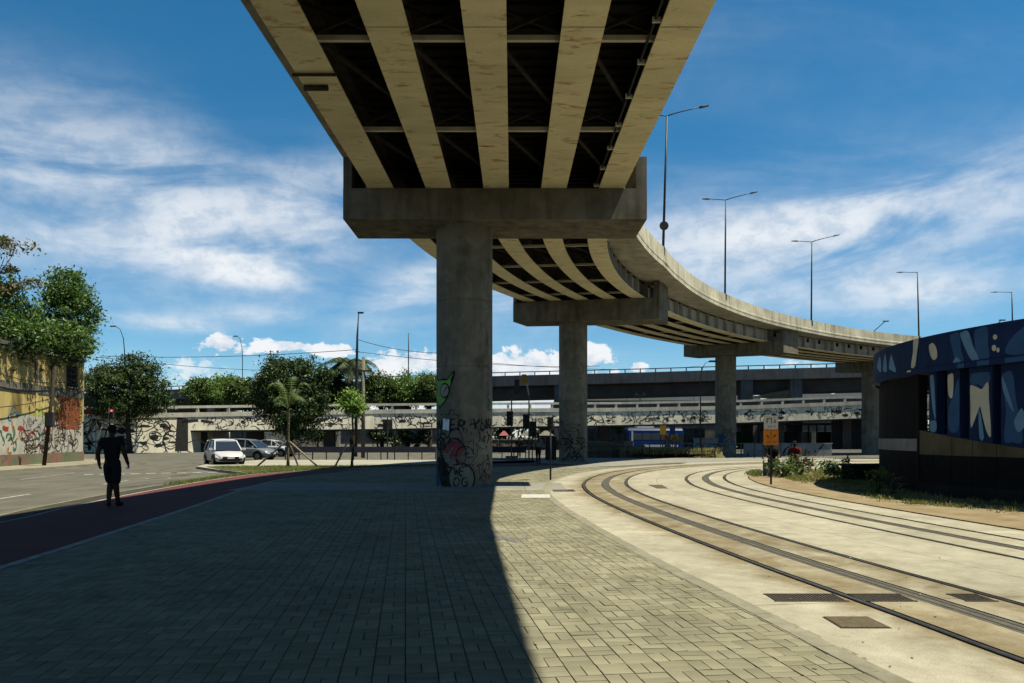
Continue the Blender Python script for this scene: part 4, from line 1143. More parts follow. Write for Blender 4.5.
wgraf('spray_teal', lambda m: [squiggle(m, tpx(x) + rr.uniform(-.4, .4), z, .7, .16, wm0, rr, 5) for x, z in ((3, 1.1), (4, 1.5), (13, 2.2), (14, 1.3), (30, 1.4))])
wgraf('spray_blue', lambda m: [squiggle(m, tpx(12), 2.7, .5, .10, wm0, rr, 6) for _ in range(3)])
wgraf('spray_orange', lambda m: [squiggle(m, tpx(9) + .15 * k, 1.0 + .2 * k, .6, .14, wm0, rr, 4) for k in range(4)])
wgraf('spray_green', lambda m: [squiggle(m, tpx(40 + 2 * k), 3.2, .6, .09, wm0, rr, 5) for k in range(4)])
wgraf('spray_white', lambda m: [blob(m, ell(tpx(x), 2.5, .9, .45, 9, wob=.6), lambda u, v: wp(u, v, .009)) for x in (26, 36, 47)])
MB().prism([(-27.1, 30), (-24.6, 30), (-25.4, 44.5), (-26.6, 49.5), (-29.0, 54.5), (-34, 56), (-31, 51)], -0.3, -0.03).build('sidewalk', 'old_sidewalk', kind='structure')

# ================================================================== LOW BRIDGE WITH MURAL
BP = [(20, 79, 407.5, 433), (100, 81, 406.5, 431.5), (200, 86, 405.5, 430.3), (370, 95, 403.5, 429), (500, 99.5, 402.6, 426.8), (620, 103, 402, 425), (740, 105, 400, 422.6), (850, 105.5, 396, 418.5), (960, 105.5, 391.5, 414)]
bxy = []
for px, d, yt, yb in BP:
    p = AT(px, yt, d); q = AT(px, yb, d)
    bxy.append((p.x, d, p.z, q.z))
bxy = np.array(bxy)
def LB(x): return tuple(float(np.interp(x, bxy[:, 0], bxy[:, k])) for k in (1, 2, 3))
xs = np.arange(bxy[0, 0], bxy[-1, 0], 1.0)
brg = thing('low_bridge', 'low concrete road bridge with open railing and black line mural on its side', 'bridge', (0, 99, 0))
def bsweep(name, m, x0, x1, secf, par=brg, step=1.5):
    rings = []
    for x in srange(x0, x1, step):
        d, zt, zb = LB(x)
        rings.append([(x, d + v, z) for v, z in secf(zt, zb)])
    return MB().loft(rings).build(name, m, par)
XA, XB = float(xs[0]), float(xs[-1])
x_ab = AT(190, 430, 85.4).x
bsweep('top_rail', 'bridge_rail', XA, XB, lambda zt, zb: [(-.02, zt - .30), (.20, zt - .30), (.20, zt), (-.02, zt)])
bsweep('kerb_beam', 'bridge_rail', XA, XB, lambda zt, zb: [(-.10, zt - 1.32), (.3, zt - 1.32), (.3, zt - .80), (-.10, zt - .80)])
bsweep('fascia', 'mural_wall', x_ab, XB, lambda zt, zb: [(0, zb), (.5, zb), (.5, zt - 1.32), (0, zt - 1.32)])
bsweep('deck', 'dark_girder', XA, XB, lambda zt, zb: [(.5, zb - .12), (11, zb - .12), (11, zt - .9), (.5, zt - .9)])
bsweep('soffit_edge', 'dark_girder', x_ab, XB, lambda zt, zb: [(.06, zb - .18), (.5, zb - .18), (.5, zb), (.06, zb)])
bsweep('abutment', 'mural_wall', XA, x_ab, lambda zt, zb: [(0, -.4), (12, -.4), (12, zt - 1.32), (0, zt - 1.32)])
x = XA + 1
while x < XB:
    d, zt, zb = LB(x)
    MB().box((x, d + .09, zt - .56), (.32, .2, .49)).build('rail_post', 'bridge_rail', brg)
    x += 3.0
for px in (200, 258, 330, 455, 545, 603, 778, 845):
    k = (px - 512) / F_PX
    x = k * interp(px, [b[0] for b in BP], [b[1] for b in BP]); d, zt, zb = LB(x)
    MB().box((x * (d + 3.0) / d, d + 3.0, (zb - .13) / 2 - .2), (1.3, 1.3, zb - .13 + .4)).build('bridge_pier', 'dark_girder', brg)
bm0 = lambda u, v: (u, LB(u)[0] - .012, v)
bm1 = lambda u, v: (u, LB(u)[0] - .020, v)
rr = random.Random(4)
m = MB()
for _ in range(75):
    x = rr.uniform(XA + 2, x_ab - .5); squiggle(m, x, rr.uniform(.2, LB(x)[1] - 1.8), rr.uniform(.7, 2.0), rr.uniform(.05, .13), bm0, rr, 7)
for _ in range(36):
    x = rr.uniform(XA + 2, x_ab - .5); blob(m, ell(x, rr.uniform(.3, 2.9), rr.uniform(.15, .5), rr.uniform(.1, .3), 7, wob=.9, rnd=rr), bm0, 3)
m.build('mural_lines', 'ink', brg, kind='stuff')
m = MB()
for _ in range(420):
    x = rr.uniform(x_ab + .5, XB - 1); d, zt, zb = LB(x)
    squiggle(m, x, rr.uniform(zb + .35, zt - 1.75), rr.uniform(.4, .95), rr.uniform(.06, .13), lambda u, v: bm0(u, min(max(v, LB(u)[2] + .05), LB(u)[1] - 1.38)), rr, 6)
for _ in range(46):
    x = rr.uniform(x_ab + .5, XB - 1); d, zt, zb = LB(x)
    blob(m, ell(x, rr.uniform(zb + .4, zt - 1.9), rr.uniform(.15, .55), rr.uniform(.1, .28), 7, wob=.9, rnd=rr), bm0, 3)
m.build('mural_lines', 'ink', brg, kind='stuff')
# dark column of paint beside the opening
m = MB(); m.add([bm1(x_ab - 1.4, .0), bm1(x_ab - .2, .0), bm1(x_ab - .2, LB(x_ab)[1] - 1.5), bm1(x_ab - 1.2, LB(x_ab)[1] - 1.4)], [(0, 1, 2, 3)])
blob(m, [(x_ab - .6, 3.55), (x_ab + .9, 3.65), (x_ab + 1.9, 3.5), (x_ab + 2.2, 3.2), (x_ab + .6, 3.35), (x_ab - .6, 3.2)], bm1, 4); m.build('mural_lines', 'ink', brg, kind='stuff')
# arch of black bricks, toothed row
m = MB()
cxm = AT(331, 421, 92.6)
for k in range(9):
    a = R(170 - k * 17); p = (cxm.x + 1.2 * math.cos(a) * 1.1, cxm.z - .3 + .75 * math.sin(a))
    blob(m, ell(p[0], p[1], .16, .20, 6, a), bm1, 2)
m.build('mural_lines', 'ink', brg, kind='stuff')

# ================================================================== HIGH VIADUCT BEHIND
up = thing('far_viaduct', 'dark straight viaduct with thin railing crossing behind the low bridge', 'viaduct', (0, 118, 0))
UPP = [(150, 128, 387), (180, 127, 385.5), (330, 124, 378.5), (437, 122, 374.5), (500, 120, 372), (640, 118, 368.5), (720, 117, 366), (800, 116, 364), (960, 115, 360)]
upx = []
for px, d, yt in UPP:
    p = AT(px, yt, d); upx.append((p.x, d, p.z))
p0, p1 = np.array(upx[0]), np.array(upx[1])
upx.insert(0, tuple(p0 - (p1 - p0) * 8))
upx = np.array(upx)
def UPV(x): return tuple(float(np.interp(x, upx[:, 0], upx[:, k])) for k in (1, 2))
def usweep(name, m, secf):
    rings = []
    for x in srange(upx[0, 0], upx[-1, 0], 4):
        d, zt = UPV(x); rings.append([(x, d + v, z) for v, z in secf(zt)])
    return MB().loft(rings).build(name, m, up)
usweep('parapet_beam', 'grey_viaduct', lambda z: [(0, z - 2.3), (.4, z - 2.3), (.4, z - .62), (0, z - .62)])
usweep('hand_rail', 'grey_viaduct', lambda z: [(.05, z - .14), (.2, z - .14), (.2, z), (.05, z)])
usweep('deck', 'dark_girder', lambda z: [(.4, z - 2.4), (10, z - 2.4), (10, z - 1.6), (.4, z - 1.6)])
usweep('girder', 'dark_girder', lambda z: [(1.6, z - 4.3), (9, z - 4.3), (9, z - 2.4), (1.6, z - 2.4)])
x = upx[0, 0] + 1
while x < upx[-1, 0]:
    d, z = UPV(x)
    MB().box((x, d + .12, z - .38), (.16, .14, .48)).build('rail_post', 'grey_viaduct', up); x += 2.4
for px in (215, 400, 560, 745, 794):
    k = (px - 512) / F_PX; d, z = UPV(k * 120); X = k * (d + 1.4)
    c = MB().box((X, d + 1.35, (z - 2.3) / 2 - .2), (1.9, 1.9, z - 2.3 + .4)).build('viaduct_pier', 'grey_viaduct', up)
d, z = UPV(40); X = (772 - 512) / F_PX * (d + 1)
MB().add([(X - 4, d + .2, z - 5.2), (X + 4.5, d + .2, z - 5.2), (X + 4.5, d + .2, z - 3.6), (X - .5, d + .2, z - 4.4), (X - 4, d + 1.5, z - 5.2), (X + 4.5, d + 1.5, z - 5.2), (X + 4.5, d + 1.5, z - 3.6), (X - .5, d + 1.5, z - 4.4)],
         [(0, 1, 2, 3), (7, 6, 5, 4), (0, 4, 5, 1), (1, 5, 6, 2), (2, 6, 7, 3), (3, 7, 4, 0)]).build('pier_haunch', 'hedge_wall', up)

# ================================================================== TREES AND PLANTS
def leaf_cloud(centers, n, size, seed, up=0.35, aspect=0.5):
    """n leaf quads gathered in twig clumps inside the given ellipsoids (x,y,z,rx,ry,rz)"""
    g = np.random.default_rng(seed)
    C = np.array(centers, float)
    vol = C[:, 3] * C[:, 4] * C[:, 5]; pr_ = vol ** 0.8; pr_ /= pr_.sum()
    nc = max(12, n // 60)
    ci = g.choice(len(C), nc, p=pr_)
    d = g.normal(size=(nc, 3)); d /= np.linalg.norm(d, axis=1)[:, None]
    rad = g.uniform(0.35, 1.0, nc) ** 0.6 * g.uniform(0.80, 1.22, nc)
    cl = C[ci, :3] + d * C[ci, 3:] * rad[:, None]
    cr = g.uniform(0.5, 1.6, nc) * (np.mean(C[:, 3:]) * 0.16 + size)
    li = g.integers(0, nc, n)
    p = cl[li] + g.normal(size=(n, 3)) * cr[li][:, None] * np.array([0.6, 0.6, 0.42])
    a = g.normal(size=(n, 3)); a[:, 2] -= 0.35; a /= np.linalg.norm(a, axis=1)[:, None]
    b = g.normal(size=(n, 3)); b[:, 2] *= (1 - up)
    b -= a * (a * b).sum(1)[:, None]; b /= np.linalg.norm(b, axis=1)[:, None]
    s = size * g.uniform(0.55, 1.25, n)[:, None]
    v = np.stack([p - a * s * .5, p + b * s * aspect * .5, p + a * s * .6, p - b * s * aspect * .5], 1)
    return v.reshape(-1, 3), np.arange(4 * n).reshape(-1, 4), cl
def tree(label, base, centers, n, leaf, mname, seed, trunk_r=0.18, limbs=7, bark='bark', cat='tree', name='tree', group=None, trunk_top=None, lean=(0, 0), core=True, mname2=None):
    t = thing(name, label, cat, base, group=group)
    rnd = random.Random(seed)
    C = np.array(centers, float)
    cen = C[:, :3].mean(0)
    zt = trunk_top if trunk_top else C[:, 2].min()
    fork = Vector((base[0] * .6 + cen[0] * .4 + lean[0], base[1] * .6 + cen[1] * .4 + lean[1], zt))
    mid = (Vector(base) + fork) / 2 + Vector((rnd.uniform(-.12, .12), rnd.uniform(-.12, .12), 0))
    m = MB(); m.tube([Vector(base) - Vector((0, 0, .15)), Vector(base) + Vector((0, 0, .25)), mid, fork], [trunk_r * 1.5, trunk_r * 1.1, trunk_r * .9, trunk_r * .75], 9)
    V, Fq, cl = leaf_cloud(centers, n, leaf, seed)
    for k in range(limbs):
        e = Vector(cl[rnd.randrange(len(cl))])
        q = fork.lerp(e, .5) + Vector((rnd.uniform(-.3, .3), rnd.uniform(-.3, .3), rnd.uniform(0, .4)))
        m.tube([fork - Vector((0, 0, .1)), q, fork.lerp(e, .93)], [trunk_r * .55, trunk_r * .32, trunk_r * .12], 6)
    m.build('trunk', bark, t, True)
    if mname2:
        k = (np.arange(len(Fq)) % 3 == 0)
        v2 = V.reshape(-1, 4, 3)
        obj('crown', np_mesh('crown', v2[~k].reshape(-1, 3), np.arange(4 * (~k).sum()).reshape(-1, 4)), mname, t)
        obj('new_growth', np_mesh('crown', v2[k].reshape(-1, 3), np.arange(4 * k.sum()).reshape(-1, 4)), mname2, t)
    else:
        obj('crown', np_mesh('crown', V, Fq), mname, t)
    return t
def E_(px, py, d, rpx, rpy, depth=None):
    p = AT(px, py, d); k = d / F_PX
    return (p.x, p.y, p.z, rpx * k, (depth if depth else rpx * k), rpy * k)

# thicket rising over the corner building
tree('dense green bush tree rising behind the yellow corner building', (-32.5, 50.2, 0), [E_(70, 318, 49, 24, 46), E_(60, 295, 49, 16, 26), E_(40, 334, 48, 32, 24), E_(84, 324, 50, 13, 36), E_(66, 336, 47, 26, 16), E_(96, 312, 50, 7, 14), E_(72, 272, 49, 9, 12)], 19000, .22, 'leaf_bush', 11, .2, 9, group='trees over the corner building', mname2='leaf_light')
tree('dark leafy tree at the left edge over the yellow building', (-32.0, 43.0, 0), [E_(4, 330, 43, 26, 36), E_(-10, 310, 44, 30, 40), E_(22, 334, 43, 22, 20), E_(20, 318, 44, 14, 18)], 13000, .22, 'leaf_bush', 12, .22, 9, group='trees over the corner building', mname2='leaf_light')
tree('thin sparse tree with open crown at the far left top', (-31.0, 42.5, 0), [E_(8, 248, 43, 10, 10), E_(22, 244, 43, 10, 7), E_(4, 266, 43, 12, 8), E_(26, 282, 43, 14, 8), E_(42, 272, 43, 7, 8), E_(0, 290, 43, 14, 10)], 1700, .22, 'leaf_olive', 13, .12, 14, group='trees over the corner building', trunk_top=8.6)
# creepers hanging over the cornice
vt = thing('creeper', 'dark creeper spilling over the cornice of the yellow building', 'plant', wp(8, 6.9, 0.1))
V, Fq, _ = leaf_cloud([(*wp(t, 6.75 + .25 * math.sin(t * 2.3), .10), .8, .25, .42) for t in np.arange(6, WL - 2.0, .8)], 3000, .22, 15)
obj('foliage', np_mesh('foliage', V, Fq), 'leaf_dark', vt)
V, Fq, _ = leaf_cloud([(*wp(t, 6.2 - .5 * abs(math.sin(t * 1.7)), .12), .18, .1, .6) for t in np.arange(9, 15.5, 1.1)], 500, .16, 16)
obj('runner', np_mesh('runner', V, Fq), 'leaf_olive', vt, kind='stuff')

tree('round dark tree standing against the mural wall behind the walking man', (-40.8, 79.0, -0.15), [E_(122, 388, 79, 30, 24), E_(140, 378, 79, 20, 18), E_(108, 380, 79, 20, 16), E_(150, 398, 79, 18, 15), E_(126, 408, 79, 28, 14), E_(100, 398, 79, 16, 18), E_(90, 384, 79, 8, 9), E_(163, 388, 79, 8, 10), E_(134, 362, 79, 12, 7), E_(112, 366, 79, 9, 8)], 30000, .28, 'leaf_dark', 21, .28, 9, trunk_top=4.4, mname2='leaf_mid')
tree('tall dark evergreen tree in front of the bridge, behind the staked palm', (-22.5, 74.5, -0.15), [E_(276, 388, 75, 18, 28), E_(290, 372, 75, 16, 14), E_(310, 380, 75, 14, 20), E_(300, 408, 75, 22, 26), E_(268, 400, 75, 13, 20), E_(318, 405, 75, 9, 18), E_(284, 420, 75, 16, 15), E_(278, 364, 75, 10, 9), E_(322, 372, 75, 8, 8), E_(258, 378, 75, 7, 10), E_(298, 434, 75, 12, 8)], 36000, .28, 'leaf_dark', 22, .3, 9, trunk_top=2.4, mname2='leaf_mid')
# row beyond the low bridge
far = [((200, 390), 113, 14, 14, 'leaf_mid', 'olive green tree beyond the bridge, left of the round-headed lamp'), ((222, 388), 114, 20, 16, 'leaf_light', 'bright green tree beyond the bridge below the bent lamp'), ((248, 392), 112, 16, 14, 'leaf_mid', 'mid green tree beyond the bridge, just left of the dark evergreen'),
       ((332, 388), 112, 16, 18, 'leaf_dark', 'dark tree beyond the bridge below the palm'), ((382, 388), 113, 18, 17, 'leaf_mid', 'green tree beyond the bridge, right of the wooden pole'), ((408, 386), 114, 21, 16, 'leaf_light', 'light green tree beyond the bridge, under the straight thin mast'), ((430, 386), 113, 15, 16, 'leaf_mid', 'green tree beyond the bridge touching the first pier')]
for i, ((px, py), d, rx_, ry_, mm, lab) in enumerate(far):
    c = AT(px, py, d); rnd = random.Random(i)
    cs = [E_(px, py + 4, d, rx_, ry_)] + [E_(px + rnd.uniform(-rx_ * .7, rx_ * .7), py + rnd.uniform(-7, 10), d, rx_ * .5, ry_ * .55) for _ in range(4)]
    tree(lab, (c.x, c.y, -.2), cs, 11000, .42, mm, 40 + i, .3, 6, group='trees beyond the low bridge', trunk_top=5)
# trees seen through the openings under the bridge
und = [(392, 437, 112, 13, 8), (418, 438, 114, 14, 8), (378, 434, 113, 8, 7), (318, 436, 118, 10, 7), (850, 424, 122, 11, 6), (612, 431, 125, 9, 5), (505, 432, 130, 8, 6), (548, 433, 128, 8, 6)]
ulab = ['dark tree seen under the bridge behind the signpost', 'leafy tree seen under the bridge just left of the first pier', 'small tree seen under the bridge behind the wooden pole', 'tree seen under the bridge before the pink graffiti wall',
        'tree seen under the bridge at the right near the round building', 'bright bush seen under the bridge right of the second pier', 'shrub seen under the bridge right of the first pier', 'green tree seen under the bridge left of the second pier']
for i, (px, py, d, rx_, ry_) in enumerate(und):
    c = AT(px, py, d)
    tree(ulab[i], (c.x, c.y, -.2), [E_(px, py - 1, d, rx_, ry_), E_(px - rx_ * .5, py + 1, d, rx_ * .6, ry_ * .7), E_(px + rx_ * .5, py - 2, d, rx_ * .6, ry_ * .7)], 1600, .42, 'leaf_mid' if i in (4, 5, 7) else 'leaf_dark', 70 + i, .16, 5, group='trees seen under the bridge', trunk_top=c.z - 1)

def frond(p0, az_, reach, droop, mb, wid, rise=0.6, n=9, leaflets=16):
    pts = []
    for k in range(n):
        q = k / (n - 1)
        pts.append(Vector((p0[0] + math.cos(az_) * reach * q, p0[1] + math.sin(az_) * reach * q, p0[2] + rise * math.sin(q * 2.2) - droop * q * q)))
    mb.tube(pts, [0.03 * (1 - .8 * k / (n - 1)) for k in range(n)], 4)
    for k in range(leaflets):
        q = .12 + .86 * k / leaflets; i = min(int(q * (n - 1)), n - 2); f = q * (n - 1) - i
        p = pts[i].lerp(pts[i + 1], f); t = (pts[i + 1] - pts[i]).normalized()
        sd = Vector((-math.sin(az_), math.cos(az_), 0))
        l = wid * math.sin(math.pi * (.12 + .82 * q)) + .05
        for s in (-1, 1):
            e = p + sd * s * l + t * l * .5 - Vector((0, 0, l * .45))
            w_ = t * max(.035, l * .11)
            mb.add([p - w_, p + w_, e], [(0, 1, 2)])
def palm(label, base, h, nf, reach, droop, wid, seed, bark='bark', r=.2, rise=.6, mname='leaf_palm', leaflets=16):
    t = thing('palm_tree', label, 'palm tree', base)
    rnd = random.Random(seed); b = Vector(base); top = b + Vector((rnd.uniform(-.15, .15), 0, h))
    MB().tube([b - Vector((0, 0, .1)), b.lerp(top, .15), b.lerp(top, .6), top], [r * 1.3, r, r * .85, r * .8], 9).build('trunk', bark, t, True)
    for k in range(nf):
        mb = MB(); a = 2 * math.pi * (k + rnd.uniform(-.3, .3)) / nf * 1.0 + (0.6 if k % 2 else 0)
        frond(top, a, reach * rnd.uniform(.75, 1.1), droop * rnd.uniform(.3, 1.25), mb, wid, rise * rnd.uniform(.4, 1.6), leaflets=leaflets)
        mb.build('frond', mname, t)
    return t
palm('tall palm with drooping fronds beyond the bridge next to the tall mast', (AT(352, 430, 110).x, 110, -.2), 11.8, 34, 4.2, 3.4, 1.15, 3, r=.3, rise=1.7, leaflets=30)
# staked young trees on the island
def staked(label, base, h, seed, kind, stakes):
    if kind == 'palm':
        t = palm(label, base, h, 9, 1.25, .35, .30, seed, 'pale_bark', .075, 1.25, 'leaf_mid', 18)
    else:
        c = base
        t = tree(label, base, [(c[0], c[1], h + .45, .62, .62, .40), (c[0] - .35, c[1], h + .75, .42, .4, .3), (c[0] + .45, c[1], h + .6, .45, .4, .3), (c[0], c[1], h + 1.05, .4, .4, .3)], 2400, .17, 'leaf_fresh', seed, .065, 6, 'bark', trunk_top=h)
    for (dx_, dy_, q) in stakes:
        MB().tube([(base[0] + dx_, base[1] + dy_, 0.0), (base[0] + dx_ * .06, base[1] + dy_ * .06, q)], [.05, .045], 7).build('stake', 'stake_wood', t, True)
    MB().tube([(base[0], base[1] - .10, h * .38), (base[0], base[1] + .10, h * .38)], .13, 8).build('tie', 'pole_dark', t)
    return t
b1 = G(288, 466.5); b2 = G(352, 467.0)
staked('young palm with pale trunk and crossed wooden stakes on the grass', (b1.x, b1.y, 0), 3.15, 5, 'palm', [(-1.65, -.1, 1.35), (1.65, -.15, 1.35), (.2, 1.2, 1.35)])
staked('small fresh green tree leaning on one pale stake on the grass', (b2.x, b2.y, 0), 2.75, 6, 'tree', [(-.85, -.3, 1.7)])

# grass
def grass(label, pts, n, h, mname, seed, spread, name='grass'):
    g = np.random.default_rng(seed)
    P = np.array(pts, float); i = g.integers(0, len(P), n)
    c = P[i, :2] + g.normal(size=(n, 2)) * spread
    z = P[i, 2]
    hh = h * g.uniform(.4, 1.2, n); a = g.uniform(0, 6.28, n); w = h * .10 * g.uniform(.6, 1.4, n)
    ln = g.normal(size=(n, 2)) * hh[:, None] * .45
    ca, sa = np.cos(a) * w, np.sin(a) * w
    V = np.stack([np.c_[c[:, 0] - ca, c[:, 1] - sa, z], np.c_[c[:, 0] + ca, c[:, 1] + sa, z], np.c_[c[:, 0] + ca * .2 + ln[:, 0], c[:, 1] + sa * .2 + ln[:, 1], z + hh], np.c_[c[:, 0] - ca * .2 + ln[:, 0], c[:, 1] - sa * .2 + ln[:, 1], z + hh]], 1)
    o = obj(name, np_mesh(name, V.reshape(-1, 3), np.arange(4 * n).reshape(-1, 4)), mname)
    o['kind'] = 'stuff'; o['label'] = label; o['category'] = 'grass'
    return o
vp_ = offset(pl, -.33)
grass('low grass growing in the narrow verge along the bike path', [(x, y, .01) for x, y in vp_ if 24.5 < y < 42], 9000, .085, 'blade', 1, .13)
def inpoly(n, poly, z, seed, f=None):
    g = random.Random(seed); out = []
    xs_ = [p[0] for p in poly]; ys_ = [p[1] for p in poly]
    while len(out) < n:
        x, y = g.uniform(min(xs_), max(xs_)), g.uniform(min(ys_), max(ys_)); c = False
        for i in range(len(poly)):
            (x1, y1), (x2, y2) = poly[i], poly[i - 1]
            if (y1 > y) != (y2 > y) and x < (x2 - x1) * (y - y1) / (y2 - y1) + x1: c = not c
        if c and (f is None or f(x, y, g)): out.append((x, y, z))
    return out
isl = [(-16.4, 40.1), (-14.5, 37.3), (-12.3, 34.5), (-11.1, 34.6), (-9.0, 38.5), (-5.5, 41.8), (-9.2, 41.2), (-13, 40.7)]
grass('thin sunlit grass around the staked trees', inpoly(700, isl, 0, 2), 9000, .08, 'blade', 2, .25)
def patch(x, y, g): return math.sin(x * 1.7 + 2 * math.sin(y * .9)) * math.cos(y * 1.1 + x) + g.uniform(-.4, .4) > .12
vpoly = [tuple(G(px, py)[:2]) for px, py in ((775, 476), (800, 470), (880, 468), (880, 480), (920, 491), (1024, 507), (1100, 514), (1100, 526), (1024, 517), (960, 509), (880, 503), (855, 493), (800, 483))]
grass('patchy weeds and grass on the soil verge by the round building', inpoly(1500, vpoly, .02, 3, patch), 15000, .085, 'blade', 3, .08)
grass('dry yellowish grass tufts scattered on the soil verge', inpoly(700, vpoly, .02, 4), 4500, .11, 'blade_dry', 4, .06)
tipp = [tuple(G(px, py)[:2]) for px, py in ((747, 474), (756, 471.5), (762, 472), (757, 478))]
grass('small grass tuft at the pointed end of the verge', inpoly(60, tipp, .02, 5), 1500, .12, 'blade', 5, .08)
grass('dry yellow grass on the bank before the parked bus', inpoly(300, [(9, 58), (16, 58), (17, 62), (10, 63)], .25, 6), 6000, .45, 'blade_dry', 6, .2)

def shrub(label, base, h, w, n, mname, seed, leaf=.16, group='shrubs on the soil verge', stems=9):
    t = thing('shrub', label, 'shrub', base, group=group)
    rnd = random.Random(seed); m = MB(); cs = []
    for k in range(stems):
        a = rnd.uniform(0, 6.28); r_ = w * rnd.uniform(.2, .55); z = h * rnd.uniform(.45, .95)
        e = Vector(base) + Vector((math.cos(a) * r_, math.sin(a) * r_ * .8, z))
        m.tube([Vector(base) - Vector((0, 0, .05)), Vector(base).lerp(e, .5) + Vector((0, 0, .08)), e], [.018, .014, .007], 5)
        cs.append((e.x, e.y, e.z, w * .17, w * .17, h * .2)); q = Vector(base).lerp(e, .6); cs.append((q.x, q.y, q.z, w * .14, w * .14, h * .16))
    m.build('stems', 'bark', t)
    V, Fq, _ = leaf_cloud(cs, n, leaf, seed, aspect=.35)
    obj('foliage', np_mesh('foliage', V, Fq), mname, t)
q = G(784, 477.5); shrub('upright leafy shrub before the two dark figures', (q.x, q.y, .02), .8, 1.2, 420, 'leaf_mid', 1, .2)
q = G(800, 476); shrub('thin tall shrub right of the two dark figures', (q.x, q.y, .02), .85, .7, 220, 'leaf_olive', 2, .18)
q = G(842, 481); shrub('wide spreading bush on the verge beside the short dark wall', (q.x, q.y, .02), .66, 1.5, 520, 'leaf_bush', 3, .16, stems=12)
q = G(832, 474); shrub('small bush behind the wide spreading one', (q.x, q.y, .02), .65, .8, 200, 'leaf_mid', 4, .16)
q = G(878, 494.5); shrub('lone twiggy weed in front of the round building', (q.x, q.y, .02), .68, .42, 260, 'leaf_mid', 5, .13, stems=6)
q = G(893, 496); shrub('bent dry weed next to the twiggy one', (q.x, q.y, .02), .5, .5, 60, 'leaf_olive', 6, .12, stems=5)

